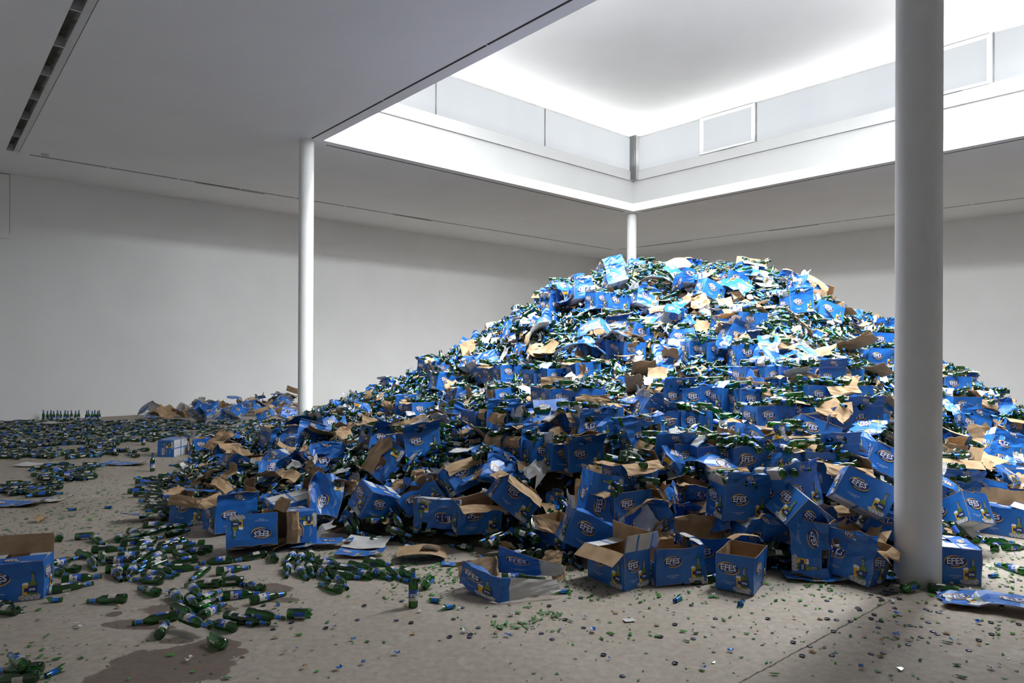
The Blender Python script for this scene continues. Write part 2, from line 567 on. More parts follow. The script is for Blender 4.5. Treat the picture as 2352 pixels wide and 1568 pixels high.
# roof lantern
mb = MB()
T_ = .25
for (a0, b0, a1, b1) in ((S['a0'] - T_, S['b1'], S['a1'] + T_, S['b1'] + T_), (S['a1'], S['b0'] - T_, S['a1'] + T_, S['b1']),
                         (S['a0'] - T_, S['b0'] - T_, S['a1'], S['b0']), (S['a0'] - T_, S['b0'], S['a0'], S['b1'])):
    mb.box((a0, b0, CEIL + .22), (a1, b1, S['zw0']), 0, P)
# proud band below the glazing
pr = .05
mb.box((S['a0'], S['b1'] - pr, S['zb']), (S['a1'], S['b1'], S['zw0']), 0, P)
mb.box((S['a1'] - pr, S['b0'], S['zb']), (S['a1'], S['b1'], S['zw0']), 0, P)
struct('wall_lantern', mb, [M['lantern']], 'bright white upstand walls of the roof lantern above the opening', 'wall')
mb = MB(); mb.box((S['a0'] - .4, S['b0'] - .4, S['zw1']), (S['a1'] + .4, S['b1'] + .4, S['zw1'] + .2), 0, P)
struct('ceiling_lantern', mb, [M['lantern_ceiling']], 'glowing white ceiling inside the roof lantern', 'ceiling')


def window(name, label, fixed, along_a, joints, vents=()):
    root = link(name, None)
    tag(root, label, 'window', kind='structure')
    Q = (lambda s, t_, z: P(s, fixed + t_, z)) if along_a else (lambda s, t_, z: P(fixed + t_, s, z))
    for k in range(len(joints) - 1):
        m_ = MB(); m_.box((joints[k] + .006, .02, S['zw0']), (joints[k + 1] - .006, .045, S['zw1']), 0, Q)
        struct('pane', m_, [M['pane']], parent=root)
    for s in joints:
        m_ = MB(); m_.box((s - .011, .0, S['zw0']), (s + .011, .03, S['zw1']), 0, Q)
        struct('mullion', m_, [M['dark_metal']], parent=root)
    m_ = MB()
    m_.box((joints[0], .0, S['zw1'] - .03), (joints[-1], .05, S['zw1']), 0, Q)
    m_.box((joints[0], .0, S['zw0']), (joints[-1], .05, S['zw0'] + .03), 0, Q)
    struct('rail', m_, [M['grey_metal']], parent=root)
    for (s0, s1) in vents:
        m_ = MB(); w = .07
        m_.box((s0, -.045, S['zw0'] + .02), (s0 + w, .02, S['zw1'] - .02), 0, Q)
        m_.box((s1 - w, -.045, S['zw0'] + .02), (s1, .02, S['zw1'] - .02), 0, Q)
        m_.box((s0 + w, -.045, S['zw0'] + .02), (s1 - w, .02, S['zw0'] + .075), 0, Q)
        m_.box((s0 + w, -.045, S['zw1'] - .075), (s1 - w, .02, S['zw1'] - .02), 0, Q)
        fr = struct('vent_frame', m_, [M['frame']], parent=root)
        m_ = MB(); m_.box((s0 + .45, -.085, S['zw0'] + .01), (s0 + 1.0, -.046, S['zw0'] + .05), 0, Q)
        struct('opener', m_, [M['frame']], parent=root)
    return root


window('window_1', 'band of frosted clerestory panes on the far left side of the lantern', S['b1'], True, [S['a0'], 8.54, 11.9, S['a1'] - .02])
window('window_2', 'frosted clerestory band with two framed vents right of the corner post', S['a1'], False, [S['b0'], 3.49, 8.37, 9.95, S['b1'] - .02], [(8.4, 9.93), (3.52, 5.0)])
window('window_3', 'frosted clerestory band on the near side of the lantern', S['b0'] - .06, True, [S['a0'], 8.54, 11.9, S['a1']])
window('window_4', 'frosted clerestory band on the near left side of the lantern', S['a0'] - .06, False, [S['b0'], 5.3, 8.7, S['b1']])

mb = MB()
mb.box((S['a1'] - .20, S['b1'] - .22, S['zb'] + .02), (S['a1'] - .02, S['b1'] - .19, S['zw1'] - .01), 0, P)
mb.box((S['a1'] - .20, S['b1'] - .22, S['zb'] + .02), (S['a1'] - .17, S['b1'] - .02, S['zw1'] - .01), 1, P)
mb.box((S['a1'] - .17, S['b1'] - .19, S['zb'] + .02), (S['a1'] - .02, S['b1'] - .02, S['zw1'] - .01), 0, P)
struct('trim_2', mb, [M['grey_metal'], M['dark_metal']], 'grey metal corner post where the two clerestory bands meet', 'corner post')


def column(a, b, r, label):
    prof = [(r, -0.01), (r, CEIL + .01)]
    prof = [(r, -0.01 + (CEIL + .02) * i / 10) for i in range(11)]
    o = link('column', lathe(prof, 64).mesh('column', [M['column']], True))
    o.location = P(a, b, 0)
    tag(o, label, 'column', kind='structure')
    return o


def a_b(px, d):
    q = at_depth(px, 800, d)
    return float(AX @ q[:2]), float(BX @ q[:2])


RC = at_depth(2109, 800, 4.86)
column(*a_b(2109, 4.86), 0.150, 'thick scuffed white column standing in front of the heap at right')
column(5.66, 12.40, 0.140, 'slim white column rising beside the left flank of the heap')
column(15.72, 12.40, 0.140, 'white column behind the summit of the heap')


# ------------------------------------------------------------------ the heap as a height field
_cp = []


def cpz(px, py, d):
    q = at_depth(px, py, d); _cp.append(q)


def cpf(px, py, z=0.0):
    q = on_plane(px, py, 0.0); q[2] = z; _cp.append(q)


for (px, py, d) in [(1440, 1085, 5.65), (1360, 950, 6.7), (1325, 905, 7.35), (1780, 850, 7.95), (1830, 845, 8.0), (1720, 800, 8.4), (1720, 725, 9.0),
                    (1290, 672, 10.9), (1400, 632, 11.0), (1460, 622, 11.1), (1560, 632, 11.0), (1700, 618, 11.1), (1800, 632, 11.1), (1850, 648, 11.1),
                    (1920, 706, 11.0), (2050, 762, 11.0), (2160, 840, 11.0), (2240, 905, 11.0), (2352, 950, 10.6),
                    (990, 845, 12.2), (880, 888, 12.4), (780, 925, 12.4), (1070, 780, 11.7), (1190, 742, 11.3),
                    (960, 985, 7.2), (1140, 845, 10.2), (950, 925, 10.4), (1110, 950, 8.7), (1190, 955, 7.8), (1250, 1005, 6.6),
                    (1690, 1255, 4.85), (1975, 1100, 5.15), (1850, 1080, 5.5), (1700, 1120, 5.5), (1870, 1020, 6.2), (1600, 1020, 6.3), (1620, 985, 6.7),
                    (1560, 905, 7.6), (1640, 900, 7.7), (1450, 800, 9.2), (1600, 790, 9.2), (1500, 720, 10.2), (1650, 700, 10.2), (1850, 740, 9.6), (1950, 800, 9.2),
                    (1990, 900, 7.8), (2030, 980, 6.6), (2200, 1000, 8.2), (2300, 1020, 8.2), (2220, 1100, 6.9), (2330, 1120, 6.9),
                    (870, 1030, 7.6), (1180, 1080, 6.3), (980, 1110, 6.3), (840, 1100, 6.7), (700, 1040, 8.2), (600, 1050, 8.3), (720, 1100, 7.0),
                    (560, 1110, 7.3), (700, 985, 9.8), (800, 960, 10.0), (1290, 1130, 5.9), (1345, 1180, 5.45), (1085, 1150, 5.95), (1180, 1150, 5.8)]:
    cpz(px, py, d)
for (px, py) in [(330, 1150), (400, 1190), (470, 1225), (600, 1262), (700, 1250), (820, 1262), (1000, 1268), (1120, 1275), (1250, 1290), (1340, 1320), (1440, 1350), (1560, 1352),
                 (1700, 1360), (1850, 1352), (2000, 1352), (2120, 1345), (2250, 1290), (2352, 1265), (360, 1070), (420, 1020), (560, 1000), (680, 975),
                 (200, 1100), (100, 1200), (250, 1250), (250, 1020), (100, 1020), (400, 1300), (700, 1350), (1000, 1400), (1300, 1450), (1700, 1450), (2100, 1450), (2352, 1380)]:
    cpf(px, py, 0.0)
for (x_, y_, z_) in [(-5.5, 15.5, 0.05), (-3.0, 17.2, .25), (0, 18.2, .35), (3, 19.2, .2), (6, 18.5, .2), (9, 16.5, .2), (3, 14.5, 2.2), (0, 14.8, 1.1), (6.2, 14.0, 1.5),
                     (8.5, 13.0, .7), (10.6, 11.0, .2), (10.4, 8.5, .15), (11.5, 13, 0), (-8, 10, 0), (-9, 14, 0), (-7, 6, 0), (6, 5.2, 0), (8, 6.0, .1), (13, 8, 0), (13, 16, 0),
                     (-2, 22, 0), (4, 24, 0), (10, 21, 0), (-12, 12, 0), (-10, 18, 0), (0, 3.5, 0), (4, 3.3, 0), (-4, 3.5, 0)]:
    _cp.append(np.array([x_, y_, z_]))
CPTS = np.array(_cp)


def _phi(r2):
    return 0.5 * r2 * np.log(r2 + 1e-9)


def _fit():
    X, z = CPTS[:, :2], CPTS[:, 2]
    n = len(X)
    K = _phi(((X[:, None] - X[None]) ** 2).sum(-1)) + np.eye(n) * 0.35
    Pm = np.c_[np.ones(n), X]
    A = np.block([[K, Pm], [Pm.T, np.zeros((3, 3))]])
    s = np.linalg.solve(A, np.r_[z, 0, 0, 0])
    return s[:n], s[n:]


_w, _c = _fit()


def _hz(x, y):
    x, y = np.asarray(x, float), np.asarray(y, float)
    sh = x.shape
    q = np.stack([x.ravel(), y.ravel()], 1)
    out = np.empty(len(q))
    for i in range(0, len(q), 20000):
        s = q[i:i + 20000]
        out[i:i + 20000] = _phi(((s[:, None] - CPTS[None, :, :2]) ** 2).sum(-1)) @ _w + _c[0] + s @ _c[1:]
    out = out - 0.05
    return np.maximum(out, 0.0).reshape(sh)


GX0, GY0, GS = -14.0, 3.0, 0.08
GNX, GNY = 350, 260
_gx, _gy = np.meshgrid(GX0 + GS * np.arange(GNX), GY0 + GS * np.arange(GNY), indexing='ij')
HGRID = _hz(_gx, _gy)
_bw = _gx * BX[0] + _gy * BX[1]
HGRID[_bw > B1 - 0.05] = 0


def heap_z(x, y):
    x, y = np.asarray(x, float), np.asarray(y, float)
    u = np.clip((x - GX0) / GS, 0, GNX - 1.001); v = np.clip((y - GY0) / GS, 0, GNY - 1.001)
    i, j = u.astype(int), v.astype(int)
    fu, fv = u - i, v - j
    return (HGRID[i, j] * (1 - fu) * (1 - fv) + HGRID[i + 1, j] * fu * (1 - fv) + HGRID[i, j + 1] * (1 - fu) * fv + HGRID[i + 1, j + 1] * fu * fv)


def heap_n(x, y, e=0.12):
    dx = (heap_z(x + e, y) - heap_z(x - e, y)) / (2 * e)
    dy = (heap_z(x, y + e) - heap_z(x, y - e)) / (2 * e)
    n = np.stack([-dx, -dy, np.ones_like(dx)], -1)
    return n / np.linalg.norm(n, axis=-1, keepdims=True)


def on_heap(px, py, off=0.0):
    """first point along the pixel's ray that lies off above the heap or floor"""
    r = ray(px, py)
    d = np.arange(3.2, 26, 0.02)
    zz = CAM_H + r[2] * d
    hit = np.nonzero(zz <= heap_z(r[0] * d, d) + off)[0]
    if not len(hit):
        return None
    k = d[hit[0]]
    return np.array([r[0] * k, k, CAM_H + r[2] * k])



# ------------------------------------------------------------------ flat print on the cartons
CL, CW, CH = 0.385, 0.26, 0.255
NU, NV = 6, 5


def text_tris(body, bold=0.0):
    """built-in lettering as flat triangles, normalised to width 1, centred"""
    cu = bpy.data.curves.new('lettering', 'FONT')
    cu.body = body
    cu.resolution_u = 2
    cu.offset = bold
    ob = bpy.data.objects.new('lettering', cu)
    COL.objects.link(ob)
    dg = bpy.context.evaluated_depsgraph_get()
    me = bpy.data.meshes.new_from_object(ob.evaluated_get(dg))
    V = np.array([v.co[:2] for v in me.vertices])
    me.calc_loop_triangles()
    T = [tuple(t_.vertices) for t_ in me.loop_triangles]
    bpy.data.objects.remove(ob); bpy.data.curves.remove(cu); bpy.data.meshes.remove(me)
    lo, hi = V.min(0), V.max(0)
    V = (V - (lo + hi) / 2) / (hi[0] - lo[0])
    # keep every triangle facing +z
    T = [f if np.cross(V[f[1]] - V[f[0]], V[f[2]] - V[f[0]]) > 0 else (f[0], f[2], f[1]) for f in T]
    return V, T


TXT = {k: text_tris(k, b) for k, b in (('EFES', 0.022), ('Pilsener', 0.004), ('No.1 Premium Beer', 0.004), ('of Turkey', 0.004))}


def ell(cx, cy, rx, ry, n=24):
    return [(cx + rx * math.cos(2 * math.pi * i / n), cy + ry * math.sin(2 * math.pi * i / n)) for i in range(n)]


def crescent(cx, cy, rx, ry, a0, a1, th, n=12):
    out_, in_ = [], []
    for i in range(n + 1):
        a = math.radians(a0 + (a1 - a0) * i / n)
        k = 1.02 + th * math.sin(math.pi * min(1, i / n * 1.02)) ** 0.7
        out_.append((cx + rx * (0.98 + (k - 1.0)) * math.cos(a), cy + ry * (1 + (k - 1.0) * 1.7) * math.sin(a)))
        in_.append((cx + rx * 0.97 * math.cos(a), cy + ry * 0.97 * math.sin(a)))
    return [[out_[i], out_[i + 1], in_[i + 1], in_[i]] for i in range(n)]


def make_template(W, long_face):
    items = []          # (verts2d, faces, mat, layer)
    H = CH

    def poly(pts, mat, layer):
        items.append((np.array(pts), [tuple(range(len(pts)))], mat, layer))

    def text(key, cx, cy, w, mat, layer, sy=1.0):
        V, T = TXT[key]
        items.append((V * np.array([w, w * sy]) + np.array([cx, cy]), T, mat, layer))

    lx, ly = (0.125, 0.158) if long_face else (0.090, 0.158)
    rx, ry = 0.069, 0.037
    for s in (crescent(lx, ly, rx, ry, 58, 196, .13), crescent(lx, ly, rx, ry, 238, 376, .13)):
        for p in s:
            poly(p[::-1] if np.cross(np.subtract(p[1], p[0]), np.subtract(p[2], p[0])) < 0 else p, GOLD, 0)
    poly(ell(lx, ly, rx, ry), NAVY, 1)
    text('EFES', lx, ly + 0.006, 0.106, INK, 2, 1.05)
    text('Pilsener', lx, ly - 0.023, 0.052, INK, 2, 1.0)
    text('No.1 Premium Beer', lx, 0.062, 0.095 if long_face else 0.078, INK, 1)
    text('of Turkey', lx, 0.049, 0.045 if long_face else 0.037, INK, 1)
    bx = W - 0.062
    # ice
    r_ = random.Random(3)
    pts = []
    for i in range(22):
        a = 2 * math.pi * i / 22
        k = r_.uniform(.85, 1.15)
        pts.append((min(W - .003, max(.005, bx - .012 + .062 * k * math.cos(a))), max(.004, .024 + .026 * k * math.sin(a))))
    poly(pts, ICE, 1)
    # bottle
    hb = [(.0, 0), (.021, 0), (.0215, .065), (.016, .082), (.0085, .095), (.0075, .135), (.009, .137), (.009, .147)]
    y0 = .036
    out_ = [(bx + a, y0 + b) for a, b in hb[1:]] + [(bx - a, y0 + b) for a, b in reversed(hb[1:])]
    rim = [(bx + a * 1.2, y0 - .002 + b * 1.012) for a, b in hb[1:]] + [(bx - a * 1.2, y0 - .002 + b * 1.012) for a, b in reversed(hb[1:])]
    poly(rim, NAVY, 0)
    poly(out_, HOP, 2)
    poly([(bx - .0205, y0 + .016), (bx + .0205, y0 + .016), (bx + .0205, y0 + .060), (bx - .0205, y0 + .056)], NAVY, 3)
    text('EFES', bx, y0 + .036, .034, INK, 4, 1.1)
    poly([(bx - .0070, y0 + .098), (bx + .0070, y0 + .098), (bx + .0066, y0 + .132), (bx - .0066, y0 + .132)], ICE, 3)
    poly([(bx - .002, y0 + .102), (bx + .003, y0 + .102), (bx + .003, y0 + .128), (bx - .002, y0 + .128)], NAVY, 4)
    # glass of beer
    gx = bx - .041
    poly([(gx - .012, .040), (gx + .012, .040), (gx + .017, .105), (gx - .017, .105)], BEER, 2)
    poly([(gx - .0175, .100), (gx + .0175, .100), (gx + .017, .113), (gx + .010, .119), (gx - .010, .119), (gx - .017, .113)], INK, 3)
    poly([(gx - .006, .058), (gx + .0145, .058), (gx + .0155, .082), (gx - .004, .084)], NAVY, 3)
    # cut along the grid of the wall
    bm = bmesh.new()
    ly_ = bm.faces.layers.int.new('layer')
    for (V, F, mat, layer) in items:
        vs = [bm.verts.new((float(p[0]), float(p[1]), 0)) for p in V]
        for f in F:
            try:
                fc = bm.faces.new([vs[i] for i in f])
            except ValueError:
                continue
            fc.material_index = mat
            fc[ly_] = layer
    for i in range(1, NU):
        bmesh.ops.bisect_plane(bm, geom=bm.verts[:] + bm.edges[:] + bm.faces[:], plane_co=(W * i / NU, 0, 0), plane_no=(1, 0, 0), dist=1e-6)
    for j in range(1, NV):
        bmesh.ops.bisect_plane(bm, geom=bm.verts[:] + bm.edges[:] + bm.faces[:], plane_co=(0, H * j / NV, 0), plane_no=(0, 1, 0), dist=1e-6)
    bmesh.ops.triangulate(bm, faces=bm.faces[:])
    # one vertex set per layer so that each sits at its own height
    out_v, out_f, out_m, out_l, key = [], [], [], [], {}
    for fc in bm.faces:
        idx = []
        for v in fc.verts:
            kk = (v.index if v.index >= 0 else id(v), fc[ly_], round(v.co.x, 6), round(v.co.y, 6))
            if kk not in key:
                key[kk] = len(out_v)
                out_v.append((v.co.x / W, v.co.y / H)); out_l.append(fc[ly_])
            idx.append(key[kk])
        out_f.append(tuple(idx)); out_m.append(fc.material_index)
    bm.free()
    return np.array(out_v), out_f, np.array(out_m), np.array(out_l)


TPL = {'L': make_template(CL, True), 'S': make_template(CW, False)}


def flap_template():
    """the oval badge alone, centred on a long flap and cut along the flap's grid"""
    v, f, m, l = TPL['S']
    sc = np.array([CW * .62 / CL, CH * .62 / (CW / 2)])
    w = (v - np.array([.346, .62])) * sc + np.array([.5, .5])
    bm = bmesh.new()
    lay = bm.faces.layers.int.new('layer')
    for i, t_ in enumerate(f):
        c = v[list(t_)].mean(0)
        if c[1] > .40 and c[0] < .66:
            fc = bm.faces.new([bm.verts.new((w[k][0], w[k][1], 0)) for k in t_])
            fc.material_index = int(m[i]); fc[lay] = int(l[t_[0]])
    for i in range(1, NU):
        bmesh.ops.bisect_plane(bm, geom=bm.verts[:] + bm.edges[:] + bm.faces[:], plane_co=(i / NU, 0, 0), plane_no=(1, 0, 0), dist=1e-6)
    for j in range(1, NV):
        bmesh.ops.bisect_plane(bm, geom=bm.verts[:] + bm.edges[:] + bm.faces[:], plane_co=(0, j / NV, 0), plane_no=(0, 1, 0), dist=1e-6)
    bmesh.ops.triangulate(bm, faces=bm.faces[:])
    ov, of, om, ol = [], [], [], []
    for fc in bm.faces:
        k = len(ov)
        for vv in fc.verts:
            ov.append((vv.co.x, vv.co.y)); ol.append(fc[lay])
        of.append(tuple(range(k, k + len(fc.verts)))); om.append(fc.material_index)
    bm.free()
    return np.array(ov), of, np.array(om), np.array(ol)


TPL['F'] = flap_template()


def bilin(Gd, uv):
    nu, nv = Gd.shape[0] - 1, Gd.shape[1] - 1
    u = np.clip(uv[:, 0] * nu, 0, nu - 1e-6); v = np.clip(uv[:, 1] * nv, 0, nv - 1e-6)
    i, j = u.astype(int), v.astype(int)
    fu, fv = (u - i)[:, None], (v - j)[:, None]
    return Gd[i, j] * (1 - fu) * (1 - fv) + Gd[i + 1, j] * fu * (1 - fv) + Gd[i, j + 1] * (1 - fu) * fv + Gd[i + 1, j + 1] * fu * fv


def grid_normals(Gd):
    du = np.gradient(Gd, axis=0); dv = np.gradient(Gd, axis=1)
    n = np.cross(du, dv)
    return n / (np.linalg.norm(n, axis=-1, keepdims=True) + 1e-12)


def add_board(mb_, Gd, front, back, th=0.003, keep=None, tpl=None, cellmat=None):
    """a sheet of board on a grid: printed front, plain back, closed edges; keep: boolean cells"""
    nu, nv = Gd.shape[0] - 1, Gd.shape[1] - 1
    Nn = grid_normals(Gd)
    if keep is None:
        keep = np.ones((nu, nv), bool)
    idx = lambda i, j: i * (nv + 1) + j
    n1 = (nu + 1) * (nv + 1)
    V = np.concatenate([Gd.reshape(-1, 3), (Gd - Nn * th).reshape(-1, 3)])
    F, m = [], []
    for i in range(nu):
        for j in range(nv):
            if not keep[i, j]:
                continue
            a, b, c, d = idx(i, j), idx(i + 1, j), idx(i + 1, j + 1), idx(i, j + 1)
            F.append((a, b, c, d)); m.append(front if cellmat is None else int(cellmat[i, j]))
            F.append((a + n1, d + n1, c + n1, b + n1)); m.append(back)
            for (p, q, ni, nj) in ((a, b, i, j - 1), (b, c, i + 1, j), (c, d, i, j + 1), (d, a, i - 1, j)):
                if not (0 <= ni < nu and 0 <= nj < nv and keep[ni, nj]):
                    F.append((p, p + n1, q + n1, q)); m.append(KRAFT)
    mb_.add(V, F, m)
    if tpl:
        uv, tf, tm, tl = TPL[tpl]
        pos = bilin(Gd, uv) + bilin(Nn, uv) * (0.0030 + 0.00035 * tl)[:, None]
        fs, ms = [], []
        for f, k_ in zip(tf, tm):
            c = uv[list(f)].mean(0)
            ci, cj = min(nu - 1, int(c[0] * nu)), min(nv - 1, int(c[1] * nv))
            if keep[ci, cj] and (cellmat is None or cellmat[ci, cj] == BLUE):
                fs.append(f); ms.append(k_)
        mb_.add(pos, fs, ms)


# ------------------------------------------------------------------ cartons
def carton_meshes(seed, style):
    """style: closed, open, back_up, stacked, torn, crushed -> (body mesh, [flap meshes])"""
    r = np.random.default_rng(seed)
    amp = {'closed': .004, 'open': .006, 'back_up': .004, 'rear_up': .004, 'stacked': .004, 'torn': .009, 'crushed': .020}[style]
    ks = r.normal(0, 1, (5, 3)) * 14
    ph = r.uniform(0, 6.28, (5, 3))
    am = r.normal(0, amp / 1.6, (5, 3))
    shear = r.normal(0, {'crushed': .16, 'torn': .06}.get(style, .02), 2)
    zs = 1 - (r.uniform(.1, .35) if style == 'crushed' else 0)

    def D(p):
        p = np.asarray(p, float)
        q_ = p.copy()
        w = np.clip(p[..., 2] / CH, 0, 1)[..., None] * 0.75 + 0.25
        d = np.zeros_like(p)
        for k_ in range(5):
            d += am[k_] * np.sin(p @ ks[k_] + ph[k_, 0])[..., None]
        q_ = q_ + d * w
        q_[..., 0] += shear[0] * p[..., 2]
        q_[..., 1] += shear[1] * p[..., 2]
        q_[..., 2] *= zs
        return q_

    u = np.linspace(0, 1, NU + 1)[:, None]; v = np.linspace(0, 1, NV + 1)[None, :]
    o1 = np.ones_like(u * v)
    x_, y_, h_ = CL / 2, CW / 2, CH
    walls = [np.stack([-x_ + CL * u * o1, -y_ * o1, h_ * v * o1], -1), np.stack([x_ * o1, -y_ + CW * u * o1, h_ * v * o1], -1),
             np.stack([x_ - CL * u * o1, y_ * o1, h_ * v * o1], -1), np.stack([-x_ * o1, y_ - CW * u * o1, h_ * v * o1], -1)]
    nrm = [(0, -1, 0), (1, 0, 0), (0, 1, 0), (-1, 0, 0)]
    b_ = MB()
    for k_ in range(4):
        keep = np.ones((NU, NV), bool)
        if style in ('torn', 'crushed') and r.random() < (.75 if style == 'torn' else .35):
            c0 = r.integers(0, NU - 1); wd = r.integers(1, 4); dp = r.integers(1, 4)
            keep[c0:c0 + wd, NV - dp:] = False
            if wd > 1:
                keep[c0, NV - dp] = True
        Gd = D(walls[k_])
        if not keep.all():
            Gd = Gd + r.normal(0, .004, Gd.shape)
        add_board(b_, Gd, BLUE, KRAFT, .003, keep, 'LSLS'[k_])
    # bottom: white outside with blue bands
    s_ = np.array([0, .035, .25, .47, .53, .75, .965, 1.0])
    u2 = s_[:, None]; v2 = np.array([0, .05, .3, .47, .53, .7, .95, 1.0])[None, :]
    o2 = np.ones_like(u2 * v2)
    bot = D(np.stack([-x_ + CL * u2 * o2, y_ - CW * v2 * o2, 0.001 * o2], -1))
    cm = np.full((7, 7), WHITE); cm[3, :] = BLUE; cm[0, :] = BLUE; cm[6, :] = BLUE; cm[:, 3] = BLUE
    add_board(b_, bot, WHITE, KRAFT, .003, None, None, cm)
    body = b_.mesh('body', PRINT)
    # flaps: the long ones blue with the badge, the short ones white with a blue bar
    if style == 'closed':
        angs = [-91, -89, -91, -89]
    elif style == 'stacked':
        angs = [r.choice([-70, 20, 110, 140]), r.choice([-60, 30, 120]), r.choice([-70, 10, 60]), r.choice([-60, 30, 120])]
    elif style == 'back_up':
        angs = [128, 8, 3, -82]
    elif style == 'rear_up':
        angs = [-80, -84, 4, -86]
    else:
        angs = list(r.choice([-70, -20, 15, 35, 70, 110, 150], 4))
    flaps = []
    tidy = style in ('closed', 'back_up', 'rear_up')
    for k_ in range(4):
        if style in ('torn', 'crushed') and r.random() < .3:
            continue
        if style == 'stacked' and r.random() < .6:
            continue
        long_ = k_ % 2 == 0
        ns = np.linspace(0, 1, NU + 1) if long_ else s_
        tt = np.linspace(0, 1, NV + 1) if long_ else np.array([0, .06, .35, .68, 1.0])
        dep = CW / 2 * (.985 if style == 'closed' else 1)
        base = bilin(D(walls[k_]), np.c_[ns, np.ones(len(ns)) * .9999])
        nv_ = np.array(nrm[k_], float); up = np.array([0, 0, 1.0])
        a0 = math.radians(angs[k_] + r.normal(0, 0 if style == 'closed' else 5))
        curl = r.normal(0, .05 if tidy else .5)
        Gd = np.zeros((len(ns), len(tt), 3))
        pos = base.copy()
        Gd[:, 0] = pos
        for j in range(1, len(tt)):
            th = a0 + curl * tt[j]
            pos = pos + (up * math.cos(th) + nv_ * math.sin(th)) * (tt[j] - tt[j - 1]) * dep
            Gd[:, j] = pos
        if not tidy:
            Gd[:, 2:] += r.normal(0, .005 if style != 'crushed' else .011, Gd[:, 2:].shape)
            cut = r.uniform(.35, 1.0, len(ns))
            if style in ('open', 'stacked'):
                cut = np.maximum(cut, .85)
            for j in range(2, len(tt)):
                f_ = np.minimum(1, cut + (1 - tt[j]) * .8)
                Gd[:, j] = Gd[:, 1] + (Gd[:, j] - Gd[:, 1]) * f_[:, None]
        if style == 'closed':
            Gd[..., 2] += .0015 * long_
        f_ = MB()
        if long_:
            add_board(f_, Gd, BLUE, KRAFT, .0025, None, 'F')
        else:
            cm = np.full((7, 4), WHITE); cm[3, :] = BLUE; cm[0, :] = BLUE; cm[6, :] = BLUE; cm[:, 0] = BLUE
            add_board(f_, Gd, WHITE, KRAFT, .0025, None, None, cm)
        flaps.append(f_.mesh('flap', PRINT))
    return body, flaps


CARTON_KINDS = {}
for st, n_ in (('closed', 5), ('open', 8), ('back_up', 3), ('rear_up', 3), ('stacked', 9), ('torn', 9), ('crushed', 9)):
    CARTON_KINDS[st] = [carton_meshes(1000 + 37 * i + hash_ * 977, st) for hash_ in [len(st)] for i in range(n_)]


def rot(axis, deg):
    return np.array(Matrix.Rotation(math.radians(deg), 3, axis))


def put(o, R, loc):
    m = Matrix.Identity(4)
    for i in range(3):
        for j in range(3):
            m[i][j] = float(R[i][j])
        m[i][3] = float(loc[i])
    o.matrix_world = m


CARTONS = []      # (center, R, half)  for keeping loose things out of them
REG = []          # deferred labels: (object, noun, centre pixel, group)


def carton(px, py, yaw, tilt=0, roll=0, style='open', label=None, mode='h', off=None, d=None, var=None, scale=1.0, spin=0):
    az = -math.degrees(math.atan((px - CX) / FPX))
    R = rot('Z', az + spin) @ rot('Y', roll) @ rot('X', tilt) @ rot('Z', yaw)
    half = np.array([CL, CW, CH]) / 2 * scale
    hz_ = float(np.abs(R[2]) @ half)
    if d is not None:
        c = at_depth(px, py, d)
    elif mode == 'f':
        c = on_plane(px, py, hz_ + 0.002)
    else:
        c = on_heap(px, py, hz_ * .42 if off is None else off)
        if c is None:
            c = at_depth(px, py, 11.2)
        if c[2] < hz_:
            c = on_plane(px, py, hz_ + 0.002)
    dv = c[:2] - RC[:2]                      # stay clear of the thick column
    dist = float(np.hypot(*dv)); need = .165 + float(np.hypot(*half[:2])) * .86
    if dist < need:
        side = dv / dist
        c = c + np.array([side[0], side[1], 0]) * (need - dist)
    body, flaps = CARTON_KINDS[style][(var if var is not None else int(px * 7 + py * 3)) % len(CARTON_KINDS[style])]
    root = link('beer_carton', None)
    put(root, R * scale, c - R @ np.array([0, 0, half[2]]))
    link('body', body, root)
    for f_ in flaps:
        link('flap', f_, root)
    CARTONS.append((c, R, half))
    pose = 'upside-down' if abs(roll) > 150 else ('tilted' if max(abs(roll), abs(tilt)) > 14 else 'upright')
    st = {'closed': 'closed', 'open': 'open', 'back_up': 'open', 'rear_up': 'open', 'stacked': 'stacked', 'torn': 'torn', 'crushed': 'crushed'}[style]
    tag(root, label, 'carton', 'blue beer cartons of the heap')
    if not label:
        REG.append((root, f'{pose} {st} blue beer carton', project(c), 'carton'))
    return root


